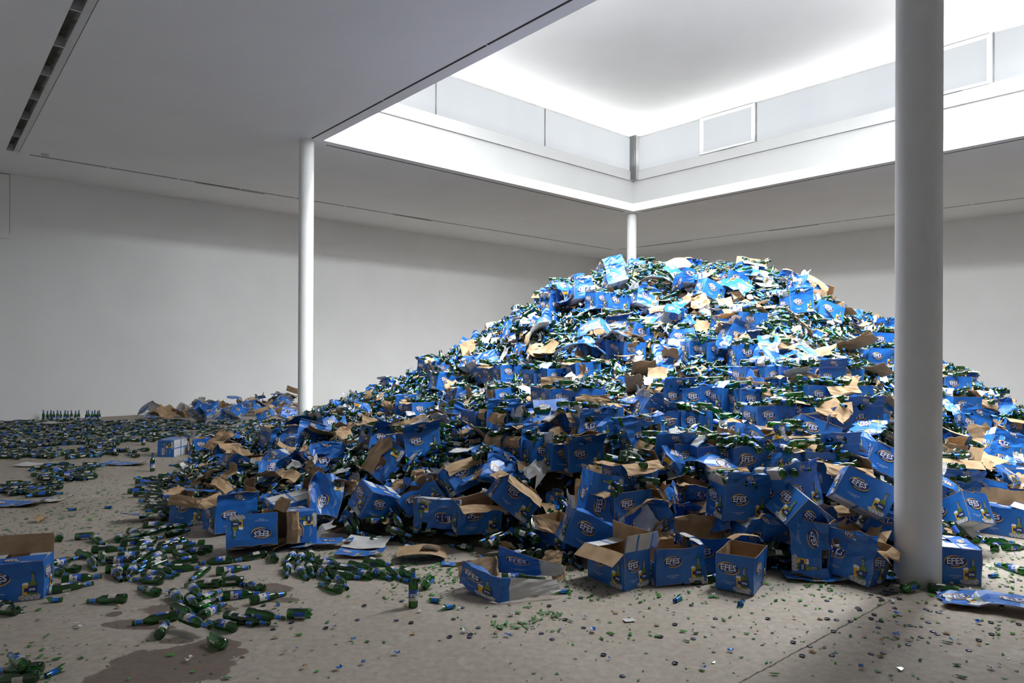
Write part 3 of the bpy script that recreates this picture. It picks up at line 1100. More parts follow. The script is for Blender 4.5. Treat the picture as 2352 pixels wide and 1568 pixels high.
# the big cartons in the foreground, each read off the photograph: centre pixel, yaw, tilt, roll, style
FG = [
    (34, 1325, -14, 0, 0, 'rear_up', 'open blue carton cut by the left edge, brown flap raised', 'f', None, 2),
    (1421, 1292, -46, 0, 0, 'back_up', 'open blue carton with brown flap folded out before the heap', 'f', None, 1),
    (1545, 1287, 24, 0, -3, 'torn', 'blue carton torn open at its side beside the brown-flapped open carton', 'f', None, 3),
    (1703, 1300, -104, 0, 1, 'stacked', 'upright blue carton standing in front of all others at the heap foot', 'f', None, 4),
    (1622, 1265, 20, 0, 0, 'stacked', 'shadowed blue carton between two upright front cartons', 'f', None, 0),
    (1348, 1222, 15, -10, 22, 'open', 'blue carton leaning right behind the brown-flapped open carton', 'h', .1, 4),
    (1290, 1222, -50, 0, 0, 'stacked', 'upright blue carton left of the leaning one at the heap foot', 'f', None, 1),
    (1388, 1152, 25, 0, -82, 'open', 'blue carton standing on its end above the brown-flapped open carton', 'h', .12, 5),
    (1180, 1142, 8, -12, 38, 'open', 'blue carton tipped clockwise on the lower slope behind the collapsed carton', 'h', .12, 1),
    (1090, 1180, 20, 8, 4, 'torn', 'torn blue carton left of the clockwise-tipped carton', 'h', .1, 5),
    (1008, 1178, 10, 8, 184, 'torn', 'upside-down blue carton with its logo inverted low on the slope', 'h', .1, 2),
    (962, 1132, 14, 6, -22, 'crushed', 'crumpled blue carton leaning left above the inverted one', 'h', .1, 0),
    (866, 1154, 30, 4, 28, 'closed', 'closed blue carton tumbled clockwise on the lower left slope', 'h', .12, 2),
    (582, 1220, 2, 20, 180, 'closed', 'blue carton upside down on loose bottles, logo inverted', 'f', None, 0),
    (676, 1205, -84, 0, -88, 'open', 'blue carton on its side right of the inverted front carton', 'f', None, 3, 18),
    (530, 1182, 24, 0, 4, 'open', 'open blue carton with brown inside behind the inverted front carton', 'f', None, 2),
    (448, 1165, -35, 0, 0, 'torn', 'upright blue carton piece standing at the left end of the heap', 'f', None, 4),
    (668, 1172, -20, -10, 176, 'crushed', 'crushed dark blue carton behind the front pair', 'h', .1, 2),
    (745, 1145, 30, 10, -70, 'crushed', 'crushed blue carton on edge left of the tumbled carton', 'h', .08, 4),
    (1978, 1132, 6, -22, 24, 'closed', 'large tilted blue carton next to the thick column', 'h', .12, 1),
    (1815, 1128, 48, 0, -10, 'open', 'blue carton seen corner-on left of the large tilted one', 'h', .1, 3),
    (1840, 1180, 40, -8, 38, 'closed', 'blue carton rolled over to the right below the corner-on carton', 'h', .1, 3),
    (1860, 1252, -8, 0, 88, 'torn', 'blue carton on its end with sideways logo at the heap foot', 'f', None, 7),
    (1935, 1268, 25, 6, 6, 'crushed', 'buckled blue carton with curved front near the column foot', 'f', None, 5),
    (1958, 1280, -25, 0, 8, 'torn', 'gaping blue carton beside the foot of the thick column', 'f', None, 8),
    (2172, 1284, -70, 0, 0, 'closed', 'blue carton half hidden behind the foot of the thick column', 'f', None, 0),
    (2306, 1192, -8, 0, 0, 'rear_up', 'wide open blue carton with brown flap raised right of the column', 'f', None, 3),
    (2202, 1182, -35, -28, -18, 'closed', 'blue carton tipped back just right of the thick column', 'h', .12, 4),
    (2040, 1068, 8, -25, 20, 'closed', 'blue carton leaning against the thick column with sideways logo', 'h', .12, 2),
    (1694, 1148, 32, 0, 4, 'open', 'open blue carton below the big brown flap on the front slope', 'h', .1, 6),
    (1446, 1092, 40, 0, 0, 'open', 'large open blue carton with frayed brown flaps in the middle', 'h', .12, 0),
    (1432, 1156, 38, 0, 0, 'stacked', 'blue carton carrying the large open one with frayed flaps', 'h', .06, 2),
    (960, 1016, 22, 0, -9, 'open', 'wide open blue carton on the left slope with bottle picture', 'h', .12, 5),
    (872, 1010, 30, -10, 12, 'open', 'tilted open blue carton left of the wide open one', 'h', .12, 7),
    (885, 1062, 12, -12, -58, 'torn', 'torn blue carton turned sideways below two open ones', 'h', .1, 6),
    (398, 1026, -90, 0, -90, 'closed', 'lone blue carton with white end on the floor at left', 'f', None, 1, -32),
    (466, 1022, 12, 0, 0, 'torn', 'thin upright blue carton behind the lone left carton', 'f', None, 3),
    (515, 1035, 28, 0, 8, 'open', 'open brown-lined carton at the left tip of the heap', 'f', None, 1),
    (590, 936, 30, -25, 20, 'back_up', 'large opened brown-lined carton lying against the left wall', 'f', None, 0),
    (517, 950, -30, 0, 0, 'closed', 'small blue carton on the floor before the left wall debris', 'f', None, 3),
    (455, 945, 20, -40, 30, 'crushed', 'crushed dark carton against the left wall', 'f', None, 1),
    (650, 930, -20, -20, -35, 'crushed', 'crushed carton between left wall and slim column', 'f', None, 6),
    (540, 942, 25, -20, 30, 'crushed', 'crushed carton left of the large opened brown carton by the wall', 'f', None, 7),
    (610, 948, -25, -10, -20, 'torn', 'torn carton before the large opened brown carton by the wall', 'f', None, 4),
    (482, 948, 30, -25, -40, 'crushed', 'flattened dark carton in the middle of the left wall debris', 'f', None, 8),
    (663, 950, 10, -15, 20, 'torn', 'torn carton low beside the slim column', 'f', None, 2),
    (640, 922, 25, -10, 40, 'torn', 'torn carton topmost beside the slim column', 'f', None, 0),
]
for (px, py, yaw, tilt, roll, st, lab, mode, off, var, *sp) in FG:
    carton(px, py, yaw, tilt, roll, st, lab, mode, off, var=var, spin=sp[0] if sp else 0)

# the heap does not reach over cartons that stand on the bare floor at its edge
for (px, py, yaw, tilt, roll, st, lab, mode, off, var, *sp), (c_, R_, h_) in zip(FG, CARTONS):
    if mode != 'f' or c_[1] > 13:
        continue
    to = -c_[:2] / np.linalg.norm(c_[:2])
    rel = np.stack([_gx - c_[0], _gy - c_[1]], -1)
    t_ = np.clip(rel @ to, -.12, .6)
    dd = np.linalg.norm(rel - t_[..., None] * to, axis=-1)
    cap = np.maximum(0, (dd - .22) * 1.6)
    HGRID[...] = np.where(dd < .6, np.minimum(HGRID, cap), HGRID)

# dark packed core under the loose surface, its colour standing for shaded gaps
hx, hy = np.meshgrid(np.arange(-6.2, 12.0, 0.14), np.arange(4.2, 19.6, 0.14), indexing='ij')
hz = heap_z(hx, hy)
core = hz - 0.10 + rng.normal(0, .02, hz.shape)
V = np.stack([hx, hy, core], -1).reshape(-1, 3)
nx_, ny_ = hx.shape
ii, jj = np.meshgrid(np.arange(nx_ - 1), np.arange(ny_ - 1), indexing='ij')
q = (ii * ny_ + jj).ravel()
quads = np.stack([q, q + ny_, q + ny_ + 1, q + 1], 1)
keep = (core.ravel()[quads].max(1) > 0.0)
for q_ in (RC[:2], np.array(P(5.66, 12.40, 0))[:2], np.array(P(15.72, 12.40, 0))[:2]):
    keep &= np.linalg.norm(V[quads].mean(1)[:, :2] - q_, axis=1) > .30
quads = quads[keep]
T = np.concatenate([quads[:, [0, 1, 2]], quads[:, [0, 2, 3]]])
o = link('packed_debris_shade', big_mesh('packed_debris_shade', V, T, np.zeros(len(T)), [M['core']], False))
tag(o, 'dark packed inside of the heap, coloured as shade between bottles and cartons', 'debris', kind='stuff')


# the rest of the heap: centre pixel, yaw, tilt, roll, style initial
ST = {'c': 'closed', 'o': 'open', 'b': 'back_up', 's': 'stacked', 't': 'torn', 'x': 'crushed'}
MID = """1182 975 38 0 0 s;1108 968 36 0 0 s;1140 965 34 0 0 s;1215 985 40 0 0 t;1258 955 30 -28 -12 c;1318 972 30 0 0 s;1352 985 34 0 2 t;
1290 917 28 0 0 s;1340 920 34 0 0 s;1176 1025 40 0 0 s;1206 1027 44 0 0 s;1242 1038 30 0 6 s;1285 1045 38 0 0 s;1330 1045 26 0 -4 o;
1380 965 32 0 0 s;918 940 36 0 0 s;962 942 34 0 0 s;1060 910 30 0 8 t;1152 910 30 4 -8 t;1262 910 36 0 0 s;1168 858 34 0 0 s;1142 858 40 0 0 s;
990 843 40 0 0 c;1012 848 35 0 4 t;905 888 28 -18 10 o;1020 880 32 -5 12 o;1090 842 20 -20 30 x;1120 850 35 -10 -30 o;
1728 866 36 0 0 s;1768 866 40 0 0 s;1812 868 28 0 0 s;1852 868 32 0 0 s;1893 870 38 0 0 s;1935 868 24 0 3 t;1872 912 38 0 0 s;1912 912 34 0 0 s;1952 912 36 0 0 s;
1885 960 34 0 0 s;1925 962 38 0 0 s;1968 962 32 0 0 s;1715 816 32 0 0 s;1762 812 30 0 0 s;1800 770 30 -12 20 x;1672 735 34 0 0 t;1720 738 30 0 4 s;
1768 742 22 -18 28 x;1830 700 30 0 -6 o;1692 645 25 0 10 t;2020 785 34 0 0 s;2012 822 36 0 0 s;2048 822 38 0 0 s;2030 868 26 4 8 t;1900 775 30 -20 -25 o;
1950 750 40 -10 15 x;1288 682 38 0 0 c;1330 676 30 -15 -20 x;1408 644 25 -22 -30 x;1461 632 10 -15 8 t;1378 690 35 0 0 s;1412 695 30 0 5 s;1272 706 36 0 4 o;
1352 722 28 6 -30 o;1522 728 10 -20 -18 t;1572 712 24 0 0 o;1622 718 20 -12 22 t;1585 640 15 -20 0 x;1548 642 20 -18 -8 x;1722 624 20 -8 8 b;1372 802 38 0 0 s;1412 802 30 0 0 s;
1444 806 36 0 0 s;1602 806 34 0 0 s;1642 808 38 0 0 s;1340 852 34 0 0 s;1368 852 30 0 8 t;1542 912 34 0 0 s;1588 916 38 0 0 s;1632 910 30 0 0 s;1676 918 36 0 0 s;1722 922 34 0 0 s;
1768 922 30 0 6 t;1815 925 26 4 -10 x;1535 970 32 0 0 s;1582 972 36 0 0 s;1612 1000 28 -14 20 o;1530 1048 32 0 0 s;1572 1050 38 0 0 s;1625 1052 34 0 0 s;1672 1050 30 0 0 s;1712 1054 36 0 2 s;
1800 1012 20 0 -8 x;1866 1000 18 -26 16 c;1880 1065 30 0 4 s;1805 1066 34 0 -6 t;1905 1052 40 0 0 s;1926 1098 28 0 10 o;1990 1000 30 0 6 t;1740 1010 24 -15 30 x;1762 960 34 0 0 s;1835 955 36 -6 10 t;
1498 960 20 -15 32 t;1470 1000 30 -10 -15 x;1240 870 34 0 0 s;1268 868 36 0 0 s;1200 918 34 0 0 t;1050 960 30 -10 20 x;1010 930 36 0 0 t;860 925 30 -12 -18 o;800 940 24 -18 25 x;
760 980 30 -15 -10 o;640 1015 30 0 10 t;590 1010 24 -10 -20 x;550 1060 28 -6 30 x;700 1010 30 -18 14 o;740 1060 26 -12 -24 x;655 1060 30 -10 40 x;
2186 885 36 0 0 s;2206 930 36 0 0 s;2242 938 30 0 8 t;2290 955 24 -14 -20 x;2330 985 30 0 10 t;2225 980 28 -18 12 o;2180 1000 30 -12 -10 o;2280 1010 28 -10 -24 x;
2185 1080 30 0 4 b;2250 1075 28 -14 -12 o;2310 1060 20 -16 22 x;2330 1110 30 -20 -8 c;2245 1130 12 -22 8 c;2180 1120 30 0 12 t;2172 1160 30 -16 -20 x;2300 1035 24 -25 10 t;
1060 1095 30 -12 -28 t;1130 1080 24 -14 12 x;1230 1100 30 -8 20 t;1290 1100 34 0 8 o;1560 1110 28 -12 -14 t;1600 1130 30 -10 18 x;1760 1105 30 0 -12 t;1780 1195 26 -8 20 x;1620 1190 20 -14 -10 t;
1540 1195 34 6 14 t;1480 1195 20 10 -16 x;1720 1215 28 0 10 x;1960 1200 30 -10 -14 t;2030 1190 24 -8 18 x;1455 850 30 -10 12 t;1520 830 26 -14 -18 x;1690 780 30 -8 24 o;1480 690 26 -16 10 t;1540 690 24 -20 -22 x;
1630 670 28 -14 18 o;1750 670 26 -18 12 o;1790 640 22 -20 -16 x;1860 660 28 -16 26 t;1900 720 24 -18 14 o;1980 740 30 -12 -8 t;1560 780 28 -10 -12 t;1250 740 30 -8 16 x;1210 760 34 -6 -12 t;
1300 760 30 0 8 t;1100 800 30 -10 -20 x;1040 830 28 -12 24 t;1160 800 30 -8 8 x;1410 740 28 -12 -16 x;1470 770 30 -10 20 t;1985 845 30 0 -8 x;2040 910 28 -10 12 o;2010 950 30 -8 -14 t"""
_drop = random.Random(5)
for row in MID.replace('\n', '').split(';'):
    px, py, yaw, tilt, roll, st = row.split()
    px, py, yaw, tilt, roll = map(float, (px, py, yaw, tilt, roll))
    if st in 'txo' and _drop.random() < (.30 if py > 850 else .42):
        continue          # keep room for loose bottles and boards
    if 2030 < px < 2062 and py > 860:
        px = 2015
    off = None
    if st == 's':
        off = .10 if (px > 1690 and 800 < py < 990) else .06
    if py < 705:
        off = .15
    carton(px, py, yaw + random.uniform(-6, 6), tilt + random.uniform(-3, 3), roll + random.uniform(-2, 2), ST[st], None, 'h', off)
# cartons and boards riding on the skyline of the heap


def on_crest(px, lift):
    """the highest point of the heap's outline in this picture column"""
    r = ray(px, 800)
    d = np.arange(9.5, 14.0, .05)
    hz_ = heap_z(r[0] * d, d)
    k_ = int(np.argmax((hz_ - CAM_H) / d))
    return np.array([r[0] * d[k_], d[k_], hz_[k_] + lift])


for (px, yaw, tilt, roll, st, lift) in [(992, 38, 0, 0, 'closed', .10), (905, 28, -14, 8, 'open', .08), (960, 30, 0, -6, 'torn', .05), (1085, 30, -12, 22, 'crushed', .08), (1205, 34, 0, -8, 'torn', .06), (1258, 38, 0, 4, 'open', .10),
                                        (1292, 40, 0, 0, 'closed', .13), (1335, 24, -16, -22, 'crushed', .10), (1412, 28, -14, -28, 'open', .10), (1466, 12, -10, 10, 'torn', .12), (1580, 16, -12, 4, 'crushed', .06), (1724, 18, -8, 8, 'back_up', .06),
                                        (1800, 26, -12, 20, 'crushed', .05), (1985, 30, -10, -12, 'torn', .08), (2022, 34, 0, 6, 'torn', .10), (2200, 34, 0, -6, 'torn', .08), (2292, 26, -12, 14, 'crushed', .08), (850, 30, -12, -20, 'crushed', .06), (780, 24, -14, 18, 'torn', .05)]:
    c_ = on_crest(px, lift - .11)
    q_ = project(c_)
    carton(q_[0], q_[1], yaw, tilt, roll, st, None, d=c_[1])
print('cartons', len(CARTONS))


# ------------------------------------------------------------------ loose sheets and torn pieces of board
def sheet_mesh(seed, panels, front, back, bends=(), curl=0.0, tcurl=0.0, crumple=0.0, tear=0.02, size=None, cut=None):
    """panels: string of L/S printed panels side by side, or '' for a plain piece of the given size"""
    r = np.random.default_rng(seed)
    widths = [CL if c == 'L' else CW for c in panels] or [size[0]]
    Hh = CH if panels else size[1]
    Wt = sum(widths)
    b_ = MB()
    x0 = 0.0
    bends = [(Wt * f, math.radians(a)) for f, a in bends]
    ph = r.uniform(0, 6.28, 4); kk = r.uniform(8, 22, 4)
    parts = []
    for pi, w in enumerate(widths):
        s = np.linspace(0, w, NU + 1) + x0
        tt = np.linspace(0, Hh, NV + 1)
        Sg, Tg = np.meshgrid(s, tt, indexing='ij')
        Sg, Tg = Sg.copy(), Tg.copy()
        # torn outline
        if tear > 0:
            Tg[:, 0] += np.abs(r.normal(0, tear, NU + 1)); Tg[:, -1] -= np.abs(r.normal(0, tear, NU + 1))
            if pi == 0: Sg[0, :] += np.abs(r.normal(0, tear, NV + 1))
            if pi == len(widths) - 1: Sg[-1, :] -= np.abs(r.normal(0, tear, NV + 1))
        keep = np.ones((NU, NV), bool)
        if cut and pi == len(widths) - 1:
            for (i0, i1, j0, j1) in cut:
                keep[i0:i1, j0:j1] = False
        # developable bend
        fine = np.linspace(-.05, Wt + .05, 260)
        th = curl * (fine - Wt / 2)
        for sb, ab_ in bends:
            th = th + ab_ * np.clip((fine - sb) / 0.012 + .5, 0, 1)
        th = th - np.interp(Wt / 2, fine, th)
        ds = fine[1] - fine[0]
        Xc = np.r_[0, np.cumsum(np.cos(th[:-1]) * ds)]; Zc = np.r_[0, np.cumsum(np.sin(th[:-1]) * ds)]
        X = np.interp(Sg, fine, Xc); Z = np.interp(Sg, fine, Zc)
        Z = Z + tcurl * (Tg - Hh / 2) ** 2 + crumple * .6 * (np.sin(kk[0] * Sg + ph[0]) * np.sin(kk[1] * Tg + ph[1]) + np.sin(kk[2] * Sg + kk[3] * Tg + ph[2]))
        Gd = np.stack([X, Tg, Z], -1)
        parts.append((Gd, keep, panels[pi] if panels else None))
        x0 += w
    if crumple > 0:
        for k_ in range(len(parts)):
            parts[k_][0][...] += r.normal(0, crumple * .55, parts[k_][0].shape)
        for k_ in range(len(parts) - 1):
            parts[k_ + 1][0][0] = parts[k_][0][-1]
    al = np.concatenate([p[0].reshape(-1, 3) for p in parts])
    c = al.mean(0); c[2] = al[:, 2].min() - .002
    for Gd, keep, pn in parts:
        add_board(b_, Gd - c, front, back, .0025, keep, pn if front == BLUE and pn else None)
    return b_.mesh('cardboard_sheet', PRINT)


SHEETS = {'blue': [], 'white': [], 'kraft': []}
_r = random.Random(11)
for k in range(16):
    pn = _r.choice(['L', 'S', 'L', 'S', 'LS'])
    cut_ = [(_r.randint(3, 5), 6, _r.randint(2, 4), 5)] if _r.random() < .5 else None
    SHEETS['blue'].append(sheet_mesh(300 + k, pn, BLUE, _r.choice([KRAFT, KRAFT, WHITE]), [(_r.uniform(.3, .7), _r.uniform(-70, 70))] if _r.random() < .6 else [],
                                     _r.uniform(-2.5, 2.5), _r.uniform(-2, 2), _r.choice([.003, .006, .012]), _r.choice([.006, .02, .03]), cut=cut_))
for k in range(10):
    SHEETS['white'].append(sheet_mesh(400 + k, '', WHITE, KRAFT, [(_r.uniform(.3, .7), _r.uniform(-60, 60))] if _r.random() < .5 else [],
                                      _r.uniform(-2.5, 2.5), _r.uniform(-2, 2), _r.choice([.002, .005, .009]), _r.choice([.006, .02, .03]), (_r.uniform(.16, .34), _r.uniform(.13, .24))))
for k in range(14):
    SHEETS['kraft'].append(sheet_mesh(500 + k, '', KRAFT, _r.choice([KRAFT, BLUE, WHITE]), [(_r.uniform(.3, .7), _r.uniform(-80, 80))] if _r.random() < .7 else [],
                                      _r.uniform(-4, 4), _r.uniform(-3, 3), _r.choice([.003, .006, .010, .014]), _r.choice([.006, .02, .035]), (_r.uniform(.18, .42), _r.uniform(.14, .28))))

NOUN = {'blue': 'torn blue printed board', 'white': 'white-faced board scrap', 'kraft': 'torn brown board'}
N_SHEETS = [0]


def basis(n, spin):
    n = np.asarray(n, float) / np.linalg.norm(n)
    t_ = np.cross([0, 0, 1.0] if abs(n[2]) < .95 else [0, 1.0, 0], n); t_ /= np.linalg.norm(t_)
    b2 = np.cross(n, t_)
    c_, s_ = math.cos(spin), math.sin(spin)
    X = t_ * c_ + b2 * s_
    Y = -t_ * s_ + b2 * c_
    return np.stack([X, Y, n], 1)


def sheet(px, py, kind, spin=0, tilt=(0, 0), label=None, scale=1.0, off=0.02, mesh=None, var=None, mode='h', d=None, lift=0.0):
    """tilt: (towards camera, to the right) degrees away from the surface normal"""
    if d is not None:
        c = at_depth(px, py, d)
    else:
        c = on_heap(px, py, off) if mode == 'h' else on_plane(px, py, off)
    if c is None:
        return None
    n = heap_n(np.array(c[0]), np.array(c[1])) if mode == 'h' else np.array([0, 0, 1.0])
    R = basis(n, math.radians(spin))
    R = rot('Y', tilt[1]) @ rot('X', tilt[0]) @ R
    me = mesh or SHEETS[kind][(var if var is not None else int(px * 5 + py * 11)) % len(SHEETS[kind])]
    o = link('cardboard_sheet', me)
    # never let a loose piece dip below the floor
    zmin = min((R[2] @ np.array(v.co)) for v in me.vertices) * scale + c[2]
    hmin = 0.003
    if zmin < hmin:
        c = c + np.array([0, 0, hmin - zmin])
    c = c + np.array([0, 0, lift])
    put(o, R * scale, c)
    N_SHEETS[0] += 1
    tag(o, label, 'cardboard', 'torn carton boards of the heap')
    if not label:
        REG.append((o, NOUN[kind], project(c), 'sheet'))
    return o


# big loose pieces read off the photograph
FL = sheet_mesh(900, 'LS', BLUE, KRAFT, [(.6, 8)], .5, .3, .004, .004)
FL2 = sheet_mesh(901, 'SL', BLUE, KRAFT, [(.4, -10)], .3, .5, .006, .012, cut=[(4, 6, 3, 5)])
WS = sheet_mesh(902, '', WHITE, KRAFT, [(.5, 6)], .4, .3, .003, .01, (.40, .27))
KR = sheet_mesh(903, '', KRAFT, BLUE, [(.35, 10)], -2.2, 1.0, .004, .012, (.44, .30))
KBIG = sheet_mesh(904, '', KRAFT, KRAFT, [(.5, 25)], 1.2, .6, .012, .02, (.62, .34))
KTALL = sheet_mesh(905, '', KRAFT, KRAFT, [(.33, 14), (.66, -18)], .4, .5, .012, .02, (.66, .26))
KARCH = sheet_mesh(906, '', KRAFT, KRAFT, [(.25, -55), (.7, -50)], -2.2, .3, .006, .015, (.50, .24))
for a in [
    (48, 1158, 'blue', 4, (0, 0), 'flattened blue carton with white flap lying on the floor at left', 1.05, .01, FL, 'f'),
    (120, 1150, 'white', 10, (0, 0), 'white striped flap lying beside the flattened carton at left', .5, .012, WS, 'f'),
    (2290, 1392, 'blue', -22, (0, 0), 'flattened blue carton with white edge on the floor at lower right', 1.15, .012, FL2, 'f'),
    (2215, 1382, 'white', -28, (0, 0), 'white flap of the flattened carton at lower right', .55, .016, WS, 'f'),
    (1885, 1328, 'blue', -8, (0, 0), 'torn blue board lying flat on the floor before the heap', .75, .01, FL, 'f'),
    (842, 1248, 'white', -4, (8, 0), 'white board lying over the floor bottles, blue strip in front', .92, .03, WS, 'f'),
    (835, 1272, 'blue', -5, (0, 0), 'narrow blue strip along the front of the white board', .62, .02, FL, 'f'),
    (748, 1228, 'white', 24, (6, -6), 'rumpled white board right of the sideways front carton', 1.0, .05, SHEETS['white'][2], 'f'),
    (735, 1252, 'blue', 10, (0, 0), 'blue board with glossy print below the rumpled white board', .8, .015, FL2, 'f'),
    (968, 1280, 'kraft', 6, (0, 0), 'flat brown board with a rolled torn edge on the floor', .95, .012, KR, 'f'),
    (985, 1266, 'kraft', 20, (-30, 0), 'curled brown scrap standing on the flat brown board', .55, .05, SHEETS['kraft'][5], 'f'),
    (1050, 1296, 'blue', 0, (0, 0), 'small pale blue strip on the floor right of the flat brown board', .35, .006, FL, 'f'),
    (320, 1186, 'blue', 28, (-14, 10), 'crumpled blue board lying left of the upright carton piece', .9, .04, SHEETS['blue'][3], 'f'),
    (400, 1172, 'kraft', 12, (-20, 0), 'brown flap propped behind the crumpled blue board', .7, .06, SHEETS['kraft'][2], 'f'),
    (96, 1196, 'kraft', 8, (0, 0), 'small brown scrap lying on the shard-strewn floor at left', .55, .008, SHEETS['kraft'][0], 'f'),
    (130, 972, 'white', 4, (0, 0), 'pale sheet lying on the bottles by the far left wall', 1.3, .09, WS, 'f'),
    (300, 1066, 'blue', 0, (0, 0), 'thin blue sheet flat on the floor left of the lone carton', 1.0, .008, FL, 'f'),
    (80, 1068, 'white', 3, (0, 0), 'thin white and blue sheet flat on the far left floor', 1.1, .008, WS, 'f'),
    (620, 1046, 'blue', 30, (-18, 0), 'tilted blue panel on the left tip of the heap', 1.0, .06, FL, 'h'),
    (1160, 1262, 'blue', 35, (-25, 0), 'dented blue panel lying against loose bottles at heap foot', .6, .05, SHEETS['blue'][6], 'f'),
    (1445, 1424, 'white', 15, (0, 0), 'white paper scrap alone on the front floor', .18, .006, WS, 'f'),
    (1655, 1205, 'kraft', -8, (-22, 6), 'big brown flap arching over the front cartons', .95, .10, KBIG, 'h'),
    (1668, 1090, 'kraft', 2, (-48, 0), 'upright brown flap of the open carton on the front slope', .62, .10, KBIG, 'h'),
    (1480, 860, 'kraft', 70, (-30, 10), 'large crumpled brown sheet hanging down the middle of the heap', .95, .10, KBIG, 'h'),
    (1462, 905, 'kraft', 80, (-42, -8), 'long creased brown sheet below the crumpled one', .85, .08, KTALL, 'h'),
    (1585, 868, 'kraft', -10, (-24, 0), 'arched brown board like a small tent in the middle slope', .9, .10, KARCH, 'h'),
    (1640, 888, 'kraft', -24, (-16, 0), 'brown flap sloping right of the arched board', .8, .08, KR, 'h'),
    (1958, 800, 'kraft', 86, (-58, 0), 'tall creased brown sheet standing on the right shoulder', 1.0, .12, KTALL, 'h'),
    (1995, 862, 'kraft', 65, (-40, 12), 'brown sheet sliding down below the tall creased one', .9, .10, KTALL, 'h'),
    (2020, 945, 'kraft', 38, (-18, 8), 'long brown board lying along the right slope by the column', 1.2, .08, KTALL, 'h'),
    (1893, 672, 'white', 30, (-52, 10), 'white square board standing on the right edge of the summit', .95, .14, WS, 'h'),
    (1860, 655, 'kraft', 20, (-20, 0), 'brown board below the white square on the summit edge', 1.0, .08, KR, 'h'),
    (1910, 705, 'kraft', 34, (-14, 6), 'brown boards sliding off the summit edge at right', 1.1, .06, KTALL, 'h'),
    (1760, 655, 'white', 10, (-10, 0), 'white board lying flat near the right of the summit', .8, .10, WS, 'h'),
    (1510, 640, 'white', 0, (-40, 0), 'white panel standing on the summit right of the rear column', .6, .12, WS, 'h'),
    (1530, 690, 'white', -8, (-30, 0), 'white panel lying below the summit in the middle', .75, .08, WS, 'h'),
    (1730, 762, 'kraft', -14, (-30, 0), 'brown flap jutting out on the upper right slope', .8, .10, KR, 'h'),
    (1110, 850, 'kraft', 20, (-40, 0), 'brown board standing on the upper left slope', .8, .10, SHEETS['kraft'][4], 'h'),
    (1330, 920, 'kraft', 0, (-60, 0), 'small brown flap hung over a stacked carton in the middle', .38, .12, KR, 'h'),
    (1040, 960, 'kraft', 28, (-14, 0), 'broad brown torn board right of the wide open left carton', 1.1, .10, KBIG, 'h'),
    (1325, 1040, 'kraft', -6, (-60, 0), 'brown flap over the cartons left of the large open one', .42, .14, KR, 'h'),
    (1280, 1085, 'kraft', -10, (-45, 0), 'brown flap with corrugated lines left of the large open carton', .6, .12, KR, 'h'),
    (1060, 1035, 'white', -6, (-20, 0), 'white striped flap over dark bottles on the left slope', .55, .12, WS, 'h'),
    (785, 1085, 'white', 20, (-10, 0), 'rumpled white paper with blue scrap on the lower left slope', .8, .10, SHEETS['white'][5], 'h'),
    (700, 975, 'kraft', -30, (-30, 0), 'brown board leaning against the foot of the slim column', 1.2, .15, KR, 'h'),
    (760, 1000, 'kraft', 24, (-20, 0), 'broad pale brown board on the far left slope', 1.1, .10, KBIG, 'h'),
    (2230, 1060, 'kraft', -14, (-12, 0), 'broad brown board lying right of the thick column', 1.15, .12, KBIG, 'h'),
    (2190, 1005, 'kraft', 10, (-22, 0), 'brown carton board just right of the column', 1.1, .12, KR, 'h'),
    (2200, 955, 'kraft', -6, (-45, 0), 'dark-lined brown board high up right of the column', .9, .12, KR, 'h'),
    (2265, 1075, 'white', 8, (-14, 0), 'white striped board pieces right of the broad brown board', .9, .10, WS, 'h'),
    (2310, 950, 'kraft', 10, (-30, 0), 'brown folded board on the right end of the skyline', .8, .10, KARCH, 'h'),
    (2185, 1240, 'white', -35, (-10, 0), 'white crumpled paper on the floor right of the column', .8, .04, SHEETS['white'][7], 'f'),
    (2010, 1330, 'blue', -4, (0, 0), 'blue strip on the floor left of the column foot', .55, .012, FL2, 'f'),
    (1730, 1192, 'kraft', 40, (-30, 0), 'curved pale brown board right of the big brown flap', .7, .12, SHEETS['kraft'][7], 'h'),
    (410, 930, 'kraft', 10, (-40, 0), 'brown torn board propped on the left wall', .8, .15, KR, 'f'),
    (345, 944, 'kraft', -10, (-30, 0), 'brown scrap at the left end of the wall debris', .6, .1, SHEETS['kraft'][1], 'f'),
    (560, 930, 'kraft', 20, (-40, 0), 'brown board beside the large opened brown carton', .8, .15, KBIG, 'f'),
    (560, 912, 'blue', 30, (-50, 0), 'blue panel leaning on the wall above the opened brown carton', .9, .3, FL, 'f'),
    (490, 940, 'blue', -20, (-40, 0), 'dark blue panel in the left wall debris', 1.2, .15, FL2, 'f'),
    (680, 898, 'blue', 20, (-60, 0), 'blue panel at the slim column on the wall debris', .8, .5, FL, 'f'),
    (630, 945, 'kraft', 0, (-20, 0), 'brown debris board low beside the slim column', .9, .1, KBIG, 'f'),
]:
    px, py, kd, spin, tilt, lab, sc_, off, me, mode = a
    sheet(px, py, kd, spin, tilt, lab, sc_, off, me, mode=mode)
sheet(1706, 1240, 'kraft', 12, (-8, 4), 'frayed brown paper on top of the foremost upright carton', .62, mesh=SHEETS['kraft'][9], mode='f', d=4.88)

# collapsed carton lying open on the front floor
wr = link('beer_carton', None)
tag(wr, 'collapsed blue and white carton lying open on the front floor', 'carton', 'blue beer cartons of the heap')
c = on_plane(1165, 1362, 0)
put(wr, rot('Z', -8), c)


